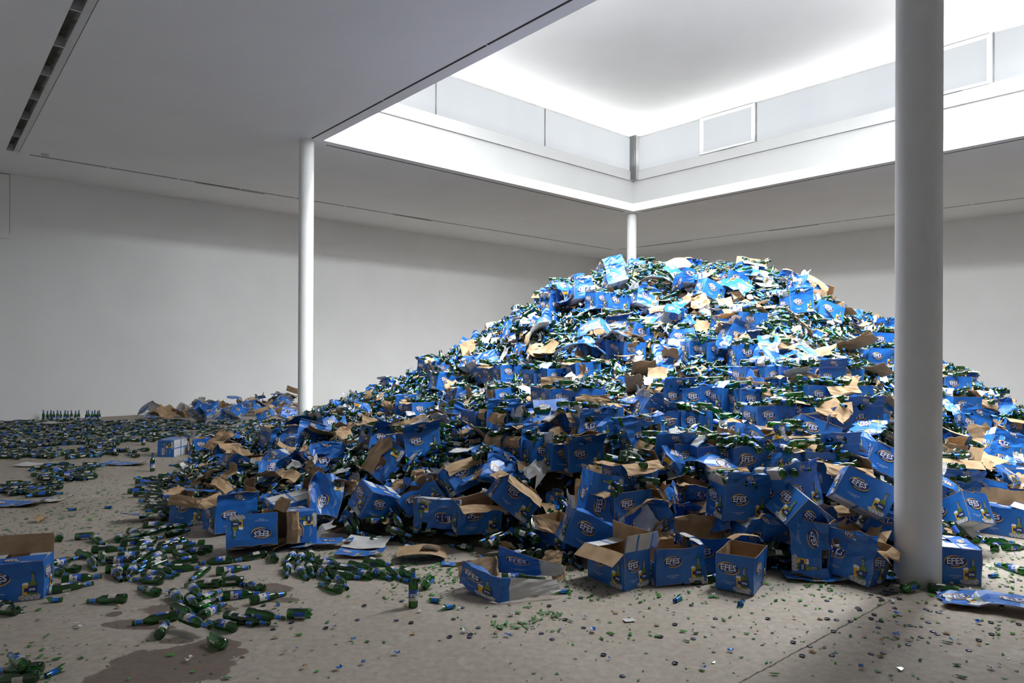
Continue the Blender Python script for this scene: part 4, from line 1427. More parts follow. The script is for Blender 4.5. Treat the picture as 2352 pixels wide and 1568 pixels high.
def board_part(name, pts, front, back, nu=NU, nv=NV, tpl=None, bow=0.0, seed=0, cm=None):
    """bilinear board between four corners (ll, lr, ur, ul)"""
    r = np.random.default_rng(seed)
    a, b, c_, d_ = [np.array(p, float) for p in pts]
    u = np.linspace(0, 1, nu + 1)[:, None, None]; v = np.linspace(0, 1, nv + 1)[None, :, None]
    Gd = a * (1 - u) * (1 - v) + b * u * (1 - v) + c_ * u * v + d_ * (1 - u) * v
    n = np.cross(b - a, d_ - a); n /= np.linalg.norm(n)
    Gd = Gd + n * bow * np.sin(math.pi * u) + r.normal(0, .003, Gd.shape)
    m_ = MB()
    add_board(m_, Gd, front, back, .003, None, tpl, cm)
    return link(name, m_.mesh(name, PRINT), wr)


hw = np.full((NU, NV), BLUE); hw[4:, :] = WHITE
fw = np.full((NU, NV), WHITE); fw[:1, :] = BLUE
board_part('front_wall', [(-.33, .00, .06), (-.03, -.20, .004), (-.02, -.17, .16), (-.31, .00, .21)], BLUE, BLUE, tpl='S', bow=.03, seed=1)
board_part('front_wall', [(-.03, -.20, .004), (.37, -.04, .05), (.34, -.02, .12), (-.02, -.17, .16)], WHITE, WHITE, bow=.01, seed=2, cm=fw)
board_part('base', [(-.30, -.02, .03), (-.02, -.17, .01), (.30, .12, .03), (-.14, .22, .04)], BLUE, BLUE, bow=-.015, seed=3)
board_part('back_wall', [(-.10, .26, .05), (.40, .08, .11), (.37, .10, .18), (-.11, .28, .24)], BLUE, KRAFT, tpl='L', bow=.02, seed=4, cm=hw)
board_part('side_wall', [(-.33, .00, .05), (-.10, .27, .03), (-.12, .28, .17), (-.36, .02, .19)], KRAFT, BLUE, bow=.03, seed=5)
board_part('inner_flap', [(-.31, .00, .21), (-.02, -.17, .16), (.06, .02, .10), (-.20, .10, .14)], BLUE, BLUE, bow=-.03, seed=8)
board_part('flap', [(.30, .04, .03), (.40, .06, .11), (.39, .14, .17), (.30, .14, .10)], KRAFT, WHITE, bow=.01, seed=6)
board_part('flap', [(.22, .16, .19), (.36, .10, .18), (.37, .17, .25), (.26, .21, .25)], KRAFT, KRAFT, bow=.01, seed=7)
CARTONS.append((c + np.array([0, .05, .1]), np.eye(3), np.array([.33, .2, .1])))

# many more boards over the slopes
n_more = 0
while n_more < 185:
    px, py = (random.uniform(430, 2350), random.uniform(612, 1330)) if n_more % 9 < 5 else (random.uniform(1000, 2060), random.uniform(606, 830))
    c_ = on_heap(px, py, 0.0)
    if c_ is not None and np.sin(2.3 * c_[0] + 1.3) * np.sin(1.9 * c_[1] + .4) + .55 * np.sin(3.7 * c_[0] - 2.9 * c_[1]) < .1 and random.random() < .6:
        continue
    if py > 1040 and any(abs(px - f_[0]) < 62 and abs(py - f_[1]) < 50 for f_ in FG):
        continue
    c = on_heap(px, py, 0.0)
    if c is None or c[2] < 0.10 or c[1] > 13.5:
        continue
    if 2040 < px < 2170:
        continue
    wk = .46 if px < 1850 else .62
    kd = random.choices(['blue', 'kraft', 'white'], [.36, wk, .22])[0]
    sheet(px, py, kd, random.uniform(0, 360), (random.gauss(-12, 22), random.gauss(0, 20)), None, random.uniform(.65, 1.4), random.uniform(.08, .19), var=random.randrange(99))
    n_more += 1
# thicker litter of boards right of the column and on the low left tip
for i in range(44):
    px, py = (random.uniform(2165, 2350), random.uniform(930, 1180)) if i % 3 == 0 else (random.uniform(430, 860), random.uniform(985, 1130))
    kd = random.choices(['blue', 'kraft', 'white'], [.25, .5, .25])[0]
    sheet(px, py, kd, random.uniform(0, 360), (random.gauss(-15, 24), random.gauss(0, 22)), None, random.uniform(.5, 1.0) * (1.25 if px > 2000 else 1), random.uniform(.06, .14), var=random.randrange(99))
for i in range(24):
    px = random.choice([random.uniform(760, 1280), random.uniform(1300, 1900), random.uniform(1850, 2055), random.uniform(2165, 2345)])
    c = on_crest(px, random.uniform(-.03, .04))
    q = project(c)
    sheet(q[0], q[1], random.choices(['blue', 'kraft', 'white'], [.4, .4, .2])[0], random.uniform(0, 360), (random.gauss(-55, 18), random.gauss(0, 25)), None, random.uniform(.6, 1.05), d=c[1], var=random.randrange(99))
# boards drifted against the far left wall
for i in range(58):
    px = random.uniform(335, 690)
    r0 = ray(px, 900)
    bw = random.uniform(17.9, 19.0)
    d_ = bw / float(BX @ np.array([r0[0], 1.0]))
    hgt = .04 + max(0, (px - 360)) / 310 * random.uniform(.0, .40)
    c = at_depth(px, 900, d_); c[2] = hgt
    q = project(c)
    sheet(q[0], q[1], random.choice(['blue', 'kraft', 'kraft']), random.uniform(0, 360), (random.gauss(-25, 25), random.gauss(0, 25)), None, random.uniform(.8, 1.5), d=d_, var=random.randrange(99))
print('sheets', N_SHEETS)


# ------------------------------------------------------------------ bottles
BL = 0.25
BOT_MATS = [M['glass'], M['foil'], M['goldfoil'], M['paper'], M['labelblue'], M['navy'], M['ink']]
PROF = [(.0265, .002), (.0300, .005), (.0308, .012), (.0308, .142), (.0295, .153), (.0245, .166), (.0180, .179), (.0145, .190), (.0132, .205), (.0128, .236), (.0146, .238), (.0146, .248), (.0125, .250), (.0105, .246)]
nb = 20
glass_me = lathe(PROF, nb).mesh('glass_body', BOT_MATS, True)
foil_me = lathe([(.0152, .190, 2), (.0149, .193, 1), (.0138, .205, 1), (.0134, .229, 2), (.0134, .232, 2)], nb, 1, cap=False).mesh('neck_foil', BOT_MATS, True)


def label_mesh(z0, z1, arc, full):
    rr = .0311
    b_ = MB()
    n, m_ = 14, 4
    vs, fs, ms = [], [], []
    for i in range(n + 1):
        for j in range(m_ + 1):
            a = arc * (i / n - .5)
            vs.append((rr * math.cos(a), rr * math.sin(a), z0 + (z1 - z0) * j / m_))
    for i in range(n):
        for j in range(m_):
            fs.append((i * (m_ + 1) + j, (i + 1) * (m_ + 1) + j, (i + 1) * (m_ + 1) + j + 1, i * (m_ + 1) + j + 1))
            u_, v_ = (i + .5) / n, (j + .5) / m_
            ms.append(4 if full and v_ > .25 + .5 * u_ * .9 else 3)
    b_.add(vs, fs, ms)

    def wrap(pts, k):
        pts = np.asarray(pts, float)
        a = pts[:, 0] / rr
        r2 = rr + .0003 * k
        return np.stack([r2 * np.cos(a), r2 * np.sin(a), (z0 + z1) / 2 + pts[:, 1]], 1)
    if full:
        e = ell(0, .004, .024, .0155, 20)
        vs = [(0, .004)] + e
        b_.add(wrap(vs, 1), [(0, i + 1, (i + 1) % 20 + 1) for i in range(20)], 5)
        V_, T_2 = TXT['EFES']
        b_.add(wrap(V_ * np.array([.040, .044]) + np.array([0, .005]), 2), T_2, 6)
    else:
        V_, T_2 = TXT['Pilsener']
        b_.add(wrap(V_ * .034 + np.array([0, .005]), 2), T_2, 5)
    return b_.mesh('front_label' if full else 'back_label', BOT_MATS, True)


front_label_me = label_mesh(.048, .118, 2.5, True)
back_label_me = label_mesh(.055, .105, 1.5, False)


def axis_R(ax, roll):
    ax = np.asarray(ax, float) / np.linalg.norm(ax)
    ref = np.array([0, 0, 1.0]) if abs(ax[2]) < .9 else np.array([1.0, 0, 0])
    X = ref - ax * (ref @ ax); X /= np.linalg.norm(X)
    Y = np.cross(ax, X)
    c_, s_ = math.cos(roll), math.sin(roll)
    return np.stack([X * c_ + Y * s_, -X * s_ + Y * c_, ax], 1)


N_BOT = [0]
BOTTLES = []


def bottle(base, ax, roll, label=None, scale=1.0):
    root = link('beer_bottle', None)
    put(root, axis_R(ax, roll) * scale, base)
    link('glass_body', glass_me, root)
    link('neck_foil', foil_me, root)
    link('front_label', front_label_me, root)
    b2 = link('back_label', back_label_me, root)
    b2.rotation_euler = (0, 0, math.pi)
    N_BOT[0] += 1
    mid = np.asarray(base) + np.asarray(ax) / np.linalg.norm(ax) * .12 * scale
    BOTTLES.append(mid)
    tag(root, label, 'bottle', 'empty green beer bottles')
    if not label:
        p0, p1 = project(base), project(np.asarray(base) + np.asarray(ax) / np.linalg.norm(ax) * .24)
        dx, dy = p1[0] - p0[0], p1[1] - p0[1]
        neck = ('neck to the right' if dx > 0 else 'neck to the left') if abs(dx) > abs(dy) else ('neck toward the viewer' if dy > 0 else 'neck pointing away')
        if abs(ax[2]) > .8: neck = 'standing upright' if ax[2] > 0 else 'neck down'
        REG.append((root, 'green bottle, ' + neck, project(mid), 'bottle'))
    return root


def lying(o, s, rows, z=.032):
    for row in rows:
        x0, y0, x1, y1 = row[:4]
        zz = row[4] if len(row) > 4 else z
        p0 = on_plane(o[0] + x0 / s, o[1] + y0 / s, zz); p1 = on_plane(o[0] + x1 / s, o[1] + y1 / s, zz)
        ax = p1 - p0
        ln = np.linalg.norm(ax)
        ax = ax / (ln + 1e-9)
        mid = (p0 + p1) / 2
        bottle(mid - ax * BL / 2, ax + np.array([0, 0, -.07]), random.choice([0, 0, .6, -.7, 3.1, 2.5, 1.5]) + random.uniform(-.3, .3))


lying((0, 1100), 3.35, [(985, 915, 655, 918), (400, 850, 720, 780), (455, 470, 458, 395), (700, 440, 810, 490), (905, 480, 915, 395), (185, 1430, 80, 1330, .09), (215, 1520, -60, 1540), (210, 1450, 60, 1450),
                        (20, 960, -60, 940), (60, 1000, -20, 985), (715, 540, 960, 520), (590, 560, 760, 600), (430, 640, 560, 600), (410, 700, 500, 720), (600, 690, 460, 650), (560, 760, 700, 740),
                        (690, 610, 740, 690), (780, 560, 800, 650), (880, 700, 930, 760), (1040, 660, 970, 760), (860, 620, 1070, 610), (940, 590, 1140, 560), (1060, 480, 1250, 430), (950, 490, 1150, 455),
                        (1190, 470, 990, 530), (1240, 540, 1000, 560), (1390, 460, 1240, 520), (1270, 500, 1400, 470), (830, 690, 1080, 650), (1000, 450, 1090, 420), (1110, 430, 1270, 370), (1220, 390, 1350, 350), (1130, 350, 1300, 340), (1320, 370, 1450, 340),
                        (1300, 420, 1440, 380), (1010, 400, 1100, 420)])
lying((250, 1220), 5.227, [(610, 740, 345, 640), (760, 720, 890, 860), (940, 760, 1090, 940), (965, 640, 1130, 770, .07), (1350, 620, 900, 620), (1850, 690, 1600, 600), (1360, 770, 1850, 710), (1700, 830, 2130, 710),
                           (1080, 830, 1340, 690), (1100, 900, 1330, 790), (1130, 1000, 1380, 840), (800, 900, 1040, 985), (820, 1000, 290, 1070), (600, 1250, 710, 1040), (860, 1020, 1230, 1120, .07), (1520, 1150, 1180, 1050),
                           (1390, 990, 1770, 1090), (1660, 970, 2110, 1010, .06), (1560, 1040, 1850, 1060), (660, 590, 270, 545), (1290, 480, 1700, 400), (1190, 430, 970, 570), (1470, 330, 1090, 355), (1850, 270, 1540, 320), (1995, 340, 1950, 240),
                           (400, 500, 790, 520), (520, 440, 860, 490), (720, 440, 1110, 410), (640, 260, 390, 360), (640, 320, 390, 410), (640, 370, 380, 450), (880, 200, 690, 210), (850, 270, 980, 300), (1150, 140, 780, 150), (870, 90, 600, 160),
                           (1000, 330, 720, 370), (1080, 230, 900, 220), (1130, 200, 1000, 195), (480, 200, 200, 230), (100, 440, 150, 550), (300, 420, 200, 560), (430, 280, 300, 350), (250, 330, 60, 320), (1430, 540, 1590, 600)])
lying((380, 1050), 3.92, [(1160, 860, 1070, 940), (1230, 870, 1180, 950), (1300, 850, 1320, 920), (1100, 950, 1090, 1070), (1170, 980, 1300, 1090), (1270, 950, 1350, 1070), (1390, 1010, 1470, 1090), (1510, 1010, 1280, 970), (1340, 920, 1620, 950),
                          (1380, 950, 1640, 970), (1780, 920, 2060, 955), (1990, 980, 2150, 1100), (1830, 1010, 2060, 1080), (1900, 1070, 1600, 1010), (1520, 1050, 1660, 1180), (1610, 1195, 1360, 1110), (1660, 960, 1900, 990), (1550, 990, 1780, 1000), (1560, 1050, 1700, 1060),
                          (2110, 1000, 2300, 1100), (1720, 690, 1950, 710), (1900, 740, 2020, 715), (2140, 830, 2230, 770), (2080, 700, 2180, 760)])
lying((900, 1050), 3.92, [(1130, 910, 1360, 990), (980, 960, 1100, 900), (1210, 850, 950, 890), (1230, 880, 1340, 780), (1330, 890, 1320, 790), (1370, 850, 1510, 930), (1540, 840, 1545, 960), (1600, 900, 1720, 990), (1060, 830, 1290, 760), (690, 810, 560, 780),
                          (1040, 800, 1020, 740), (1180, 690, 1100, 760), (1250, 610, 1340, 600), (1300, 740, 1200, 780), (1390, 640, 1300, 700), (1200, 640, 1280, 700), (1410, 780, 1480, 860)])
lying((1752, 1000), 3.485, [(390, 1080, 220, 940), (870, 1130, 640, 1090), (900, 1080, 1000, 1180), (1345, 1215, 1620, 1230), (2080, 1080, 1890, 1020), (1710, 980, 1720, 900), (1850, 910, 1870, 840), (1570, 920, 1580, 850), (1740, 840, 2060, 840), (1960, 890, 2080, 880),
                            (1600, 820, 1740, 830), (1480, 780, 1500, 860), (180, 1050, 60, 1000), (280, 1060, 100, 1040), (500, 1040, 420, 1035), (1030, 1120, 960, 1060), (1000, 640, 1090, 640)])
lying((1300, 1000), 3.92, [(880, 1310, 740, 1210), (1230, 1290, 1130, 1300), (1900, 1150, 2060, 1130), (1360, 1270, 1280, 1270), (60, 1080, 150, 1180), (30, 1060, 120, 1130)])
for off_, ax_d in ((np.array([-.05, .06, .085]), (.95, .1, .02)), (np.array([.26, .02, .085]), (-.95, .2, .02))):
    bottle(on_plane(1165, 1362, 0) + rot('Z', -8) @ off_, rot('Z', -8) @ np.array(ax_d), 1.2)
for (px, py, lab) in [(949, 1394, 'lone green bottle standing upright on the front floor'), (202, 1028, 'green bottle standing upright on the left floor among fallen ones'), (262, 1044, 'green bottle standing upright left of the lone carton'),
                      (329, 1022, 'green bottle standing upright behind the lone left carton'), (354, 1005, 'green bottle standing far back on the left floor'), (350, 1082, 'green bottle standing upright before the lone left carton'),
                      (443, 1048, 'green bottle standing between the lone carton and the heap tip'), (197, 994, 'standing bottle in the left group before the far bottles'), (213, 994, 'standing bottle, right one of the left group'), (146, 994, 'standing bottle left of the far standing group')]:
    p = on_plane(px, py, 0)
    bottle(p, (0, 0, 1), random.uniform(0, 6.28), lab)
for i in range(17):
    px = 100 + i * 8 if i < 11 else 198 + (i - 11) * 6
    p = on_plane(px, 966 + (i % 2) * 2, 0)
    bottle(p, (random.gauss(0, .05), 0, 1), random.uniform(0, 6.28), None)
print('hand bottles', N_BOT)


def lowpoly_bottle(ns, part='full', seed=0):
    r = random.Random(seed)
    pr = [(.030, .003), (.0308, .05), (.0308, .116), (.0305, .144), (.022, .170), (.0148, .190), (.0138, .232), (.0145, .249)]
    if part == 'neck': pr = pr[4:]
    if part == 'body': pr = pr[:4]
    vs, fs, ms = [], [], []
    for k, (rr, z) in enumerate(pr):
        jag = (part == 'neck' and k == 0) or (part == 'body' and k == len(pr) - 1)
        for i in range(ns):
            a = 2 * math.pi * i / ns
            vs.append((rr * math.cos(a), rr * math.sin(a), z + (r.uniform(-.03, .02) if jag else 0)))
    for k in range(len(pr) - 1):
        for i in range(ns):
            z_ = (pr[k][1] + pr[k + 1][1]) / 2
            m_ = 0
            if .05 < z_ < .116:
                m_ = (4 if i in (0, 1) else 3) if i < ns * .30 else (3 if i == ns // 2 + 1 else 0)
            elif z_ > .19 and z_ < .232:
                m_ = 1
            fs.append((k * ns + i, k * ns + (i + 1) % ns, (k + 1) * ns + (i + 1) % ns, (k + 1) * ns + i)); ms.append(m_)
    if part != 'neck':
        fs.append(tuple(range(ns - 1, -1, -1))); ms.append(0)
    T_2, mi = tris(fs, ms)
    return np.array(vs), T_2, mi


LOW = [lowpoly_bottle(9), lowpoly_bottle(9, 'neck', 1), lowpoly_bottle(9, 'body', 2)]


def axis_R_many(ax, roll):
    ax = ax / np.linalg.norm(ax, axis=1, keepdims=True)
    ref = np.where(np.abs(ax[:, 2:3]) < .9, np.array([[0, 0, 1.0]]), np.array([[1.0, 0, 0]]))
    X = ref - ax * (ref * ax).sum(1, keepdims=True); X /= np.linalg.norm(X, axis=1, keepdims=True)
    Y = np.cross(ax, X)
    c_, s_ = np.cos(roll)[:, None], np.sin(roll)[:, None]
    return np.stack([X * c_ + Y * s_, -X * s_ + Y * c_, ax], 2)


def outside_cartons(pts, pad=.02):
    ok = np.ones(len(pts), bool)
    for c_, R_, h_ in CARTONS:
        near = np.abs(pts - c_).max(1) < .5
        if near.any():
            l_ = (pts[near] - c_) @ R_
            ok[np.nonzero(near)[0]] &= ~((np.abs(l_) < h_ + pad).all(1))
    return ok


# loose bottles on the slopes
n_try = 36000
X = rng.uniform(-6.0, 11.0, n_try); Y = rng.uniform(4.3, 15.5, n_try)
H = heap_z(X, Y)
sel = (H > .05)
X, Y, H = X[sel], Y[sel], H[sel]
Nn = heap_n(X, Y)
# keep what can face the camera at all
view = np.stack([-X, -Y, CAM_H - H], 1); view /= np.linalg.norm(view, axis=1, keepdims=True)
sel = (Nn * view).sum(1) > -.12
X, Y, H, Nn = X[sel], Y[sel], H[sel], Nn[sel]
n = len(X)
t1 = np.cross(Nn, np.tile([0.3, 1.0, 0.1], (n, 1))); t1 /= np.linalg.norm(t1, axis=1, keepdims=True)
t2 = np.cross(Nn, t1)
ang = rng.uniform(0, 2 * np.pi, n)
axs = t1 * np.cos(ang)[:, None] + t2 * np.sin(ang)[:, None] + Nn * rng.normal(0, .33, n)[:, None]
mid = np.stack([X, Y, H], 1) + Nn * rng.uniform(-.06, .085, n)[:, None]
axs /= np.linalg.norm(axs, axis=1, keepdims=True)
base = mid - axs * BL / 2
ok = outside_cartons(mid) & outside_cartons(base, .0) & outside_cartons(mid + axs * BL * .4, .0)
low = np.minimum(base[:, 2], (base + axs * BL)[:, 2])
ok &= low > .03
# drifts: in some patches boards lie thick and bottles are few
def patch(x_, y_):
    return np.sin(2.3 * x_ + 1.3) * np.sin(1.9 * y_ + .4) + .55 * np.sin(3.7 * x_ - 2.9 * y_)


ok &= ~((patch(mid[:, 0], mid[:, 1]) > .22) & (rng.random(len(mid)) < .72))
# clear of the columns
for ca, cb, cr in ((*a_b(2109, 4.86), .15), (5.66, 12.4, .14)):
    q = np.array(P(ca, cb, 0))[:2]
    for s in (0, .5, 1):
        ok &= np.linalg.norm((base + axs * BL * s)[:, :2] - q, axis=1) > cr + .035
base, axs, mid = base[ok], axs[ok], mid[ok]
# bottles lying on top of the stacked cartons
extra_b, extra_a = [], []
for c_, R_, h_ in CARTONS:
    if R_[2, 2] > .93 and c_[2] > .35:
        for k in range(8):
            p = c_ + R_ @ np.array([random.uniform(-.85, .85) * h_[0], random.uniform(-.8, .8) * h_[1], h_[2] + random.uniform(-.02, .07)])
            a = random.uniform(0, 6.28)
            ax = np.array([math.cos(a), math.sin(a), random.gauss(0, .12)]); ax /= np.linalg.norm(ax)
            extra_b.append(p - ax * BL / 2); extra_a.append(ax)
base = np.concatenate([base, np.array(extra_b)]); axs = np.concatenate([axs, np.array(extra_a)])
ok = np.ones(len(base), bool)
for q, cr in ((RC[:2], .15), (np.array(P(5.66, 12.4, 0))[:2], .14)):
    for s in (0, .5, 1):
        ok &= np.linalg.norm((base + axs * BL * s)[:, :2] - q, axis=1) > cr + .04
base, axs = base[ok], axs[ok]
order = np.argsort(np.linalg.norm(base - np.array([0, 0, CAM_H]), axis=1))
base, axs = base[order], axs[order]
rolls = rng.uniform(0, 6.28, len(base))
# the nearest ones become bottles of their own, up to three hundred in all
N_OWN = 300
k = 0
own = np.zeros(len(base), bool)
for i in range(len(base)):
    if N_BOT[0] >= N_OWN:
        break
    mid_i = base[i] + axs[i] * .12
    if mid_i[2] < heap_z(mid_i[0], mid_i[1]) - .02:
        continue
    pq = project(mid_i)
    if 1775 < pq[0] < 2070 and pq[1] > 1190 and mid_i[2] > .07:
        own[i] = True          # nothing holds a bottle on the steep carton fronts here
        continue
    bottle(base[i], axs[i], rolls[i]); own[i] = True
base, axs, rolls = base[~own], axs[~own], rolls[~own]
nm = len(base)
ch = rng.choice(3, nm, p=[.84, .10, .06])
loc = base.copy()
me = scatter_mesh('loose_bottles', LOW, ch, axis_R_many(axs, rolls), loc, np.ones(nm), BOT_MATS)
o = link('loose_bottles', me)
tag(o, 'countless green bottles with blue foil necks covering the heap', 'bottles', kind='stuff')
print('heap bottles', nm)

# bottles in rows and drifts on the far left floor
bs, ax_ = [], []
for (n_, x0, x1, y0, y1) in ((430, -160, 700, 964, 985), (280, -160, 560, 985, 1012), (140, -160, 260, 1012, 1026), (100, -160, 330, 1030, 1050), (46, 90, 220, 1065, 1100), (44, -120, 130, 1108, 1135), (26, 320, 480, 1085, 1130), (110, 330, 520, 1100, 1165), (40, 340, 480, 1150, 1190), (60, 380, 700, 985, 1010)):
    for i in range(n_):
        px, py = random.uniform(x0, x1), random.uniform(y0, y1)
        p = on_plane(px, py, .031)
        a = random.gauss(0, .55) + random.choice([0, math.pi])
        if random.random() < .25: a = random.uniform(0, 6.28)
        bw = float(BX @ p[:2])
        if bw > B1 - .2: continue
        ax_.append((math.cos(a), math.sin(a), -.06)); bs.append(p)
bs, ax_ = np.array(bs), np.array(ax_)
hh = heap_z(bs[:, 0], bs[:, 1])
bs[:, 2] += np.minimum(hh, .5)
ax_ /= np.linalg.norm(ax_, axis=1, keepdims=True)
bs = bs - ax_ * BL / 2
bs[:, 2] = np.maximum(bs[:, 2], .031)
ok = outside_cartons(bs + ax_ * .12) & outside_cartons(bs) & outside_cartons(bs + ax_ * .24)
ok &= np.linalg.norm((bs + ax_ * .12)[:, :2] - np.array(P(5.66, 12.40, 0))[:2], axis=1) > .32
bs, ax_ = bs[ok], ax_[ok]
me = scatter_mesh('floor_bottles', LOW, rng.choice(3, len(bs), p=[.84, .1, .06]), axis_R_many(ax_, rng.uniform(0, 6.28, len(bs))), bs, np.ones(len(bs)), BOT_MATS)
o = link('floor_bottles', me)
tag(o, 'drifts of fallen green bottles spread over the far left floor', 'bottles', kind='stuff')


# ------------------------------------------------------------------ broken necks, shards, caps, scraps
def shard_proto(seed):
    r = random.Random(seed)
    n_ = r.randint(4, 6)
    R0 = .031
    pts = []
    for i in range(n_):
        a = 2 * math.pi * i / n_ + r.uniform(-.3, .3)
        k_ = r.uniform(.5, 1.1)
        pts.append((.020 * k_ * math.cos(a), .011 * k_ * math.sin(a)))
    bend = lambda x_, y_, k_: (x_, R0 * math.sin(y_ / R0), R0 * (1 - math.cos(y_ / R0)) * -1 + .004 + k_)
    top = [bend(x_, y_, .0022) for x_, y_ in pts]; bot = [bend(x_, y_, 0) for x_, y_ in pts]
    V_ = np.array(top + bot)
    F_ = [tuple(range(n_)), tuple(range(2 * n_ - 1, n_ - 1, -1))] + [(i, i + n_, (i + 1) % n_ + n_, (i + 1) % n_) for i in range(n_)]
    T_2, mi = tris(F_, [0] * len(F_))
    return V_, T_2, mi, F_


SHARD = [shard_proto(40 + i) for i in range(10)]
m_sh, nt, bs_ = new_mat('shard_glass')
bs_.inputs['Base Color'].default_value = (0.03, 0.17, 0.035, 1)
bs_.inputs['Roughness'].default_value = .12
bs_.inputs['Specular IOR Level'].default_value = .7
_nz = nt.nodes.new('ShaderNodeTexNoise'); _nz.inputs['Scale'].default_value = 3.0
_gp = nt.nodes.new('ShaderNodeNewGeometry')
nt.links.new(_gp.outputs['Position'], _nz.inputs['Vector'])
_rp = nt.nodes.new('ShaderNodeValToRGB')
_rp.color_ramp.elements[0].position, _rp.color_ramp.elements[0].color = .3, (0.02, 0.11, 0.02, 1)
_rp.color_ramp.elements[1].position, _rp.color_ramp.elements[1].color = .7, (0.10, 0.36, 0.06, 1)
nt.links.new(_nz.outputs['Fac'], _rp.inputs['Fac']); nt.links.new(_rp.outputs['Color'], bs_.inputs['Base Color'])
M['shard'] = m_sh
SHARD_ME = []
for V_, T_2, mi, F_ in SHARD:
    b_ = MB(); b_.add(V_, F_, 0); SHARD_ME.append(b_.mesh('glass_shard', [M['shard']]))

# where shards lie: (count, x0,x1,y0,y1 in the picture's floor)
pos = []
for (n_, x0, x1, y0, y1) in ((1700, -150, 560, 1040, 1230), (500, 100, 480, 1120, 1190), (600, 880, 1350, 1270, 1345), (260, 880, 1160, 1310, 1380), (340, 1050, 2480, 1330, 1480), (170, 1100, 2500, 1420, 1640), (200, -150, 900, 1260, 1620), (320, 1300, 2060, 1320, 1380),
                             (430, 2150, 2480, 1240, 1380), (300, -150, 420, 1180, 1290), (60, 1130, 1240, 1425, 1445), (60, 1220, 1290, 1405, 1425), (300, 620, 1010, 1240, 1300), (760, -150, 700, 985, 1060), (50, 0, 130, 1480, 1568), (60, 500, 700, 1330, 1420)):
    for i in range(n_):
        pos.append((random.uniform(x0, x1), random.uniform(y0, y1)))
pos = np.array([on_plane(x_, y_, 0.0) for x_, y_ in pos])
pos = pos[(heap_z(pos[:, 0], pos[:, 1]) < .04)]
pos = pos[outside_cartons(pos + np.array([0, 0, .02]), .01)]
sc_ = np.clip(rng.lognormal(-.6, .5, len(pos)), .2, 1.5)
size_px = sc_ / pos[:, 1]
order = np.argsort(-size_px)
for i in order[:300]:
    o = link('glass_shard', SHARD_ME[i % 10])
    put(o, rot('Z', rng.uniform(0, 360)) @ rot('X', rng.normal(0, 12)) * sc_[i], pos[i] + np.array([0, 0, .002 * sc_[i]]))
    tag(o, None, 'glass shard', 'green glass shards on the floor')
    REG.append((o, 'green glass shard', project(pos[i]), 'shard'))
rest = order[300:]
Rz = np.zeros((len(rest), 3, 3)); a = rng.uniform(0, 6.28, len(rest))
Rz[:, 0, 0] = np.cos(a); Rz[:, 0, 1] = -np.sin(a); Rz[:, 1, 0] = np.sin(a); Rz[:, 1, 1] = np.cos(a); Rz[:, 2, 2] = 1
me = scatter_mesh('shard_litter', [(v, t_, m_) for v, t_, m_, _ in SHARD], rng.integers(0, 10, len(rest)), Rz, pos[rest] + np.array([0, 0, .001]), sc_[rest], [M['shard']], False)
tag(link('shard_litter', me), 'fine green glass splinters scattered over the concrete floor', 'shards', kind='stuff')

# broken necks with blue foil
bn = lowpoly_bottle(14, 'neck', 5)
bn_g = MB(); bn_g.add(bn[0] - np.array([0, 0, .17]), [tuple(t_) for t_ in bn[1]], [int(x_) for x_ in bn[2]])
neck_me = bn_g.mesh('broken_neck', BOT_MATS, True)
bb2 = lowpoly_bottle(14, 'body', 6)
bb_g = MB(); bb_g.add(bb2[0], [tuple(t_) for t_ in bb2[1]], [int(x_) for x_ in bb2[2]])
stump_me = bb_g.mesh('broken_bottle', BOT_MATS, True)
for (px, py, a, kd) in [(1012, 1380, 160, 'n'), (1018, 1395, 20, 'n'), (112, 1378, 10, 'n'), (55, 1400, 200, 'n'), (1562, 1372, 230, 'n'), (140, 1535, 250, 'n'), (1280, 1358, 5, 'n'), (945, 1335, 150, 'n'), (975, 1345, 80, 's'), (660, 1408, 0, 's'),
                        (2075, 1352, 30, 's'), (560, 1332, 190, 's'), (172, 1232, 20, 's'), (515, 1480, 140, 's'), (1700, 1388, 60, 'n'), (2290, 1320, 200, 'n'), (2210, 1330, 150, 'n'), (155, 1170, 20, 'n'), (255, 1165, 160, 'n')]:
    p = on_plane(px, py, .016 if kd == 'n' else .032)
    o = link('broken_neck' if kd == 'n' else 'broken_bottle', neck_me if kd == 'n' else stump_me)
    put(o, axis_R((math.cos(math.radians(a)), math.sin(math.radians(a)), -.02 if kd == 'n' else 0), 1.0), p)
    tag(o, None, 'broken bottle', 'broken bottles on the floor')
    REG.append((o, 'broken bottle neck with blue foil' if kd == 'n' else 'jagged bottle bottom', project(p), 'broken'))

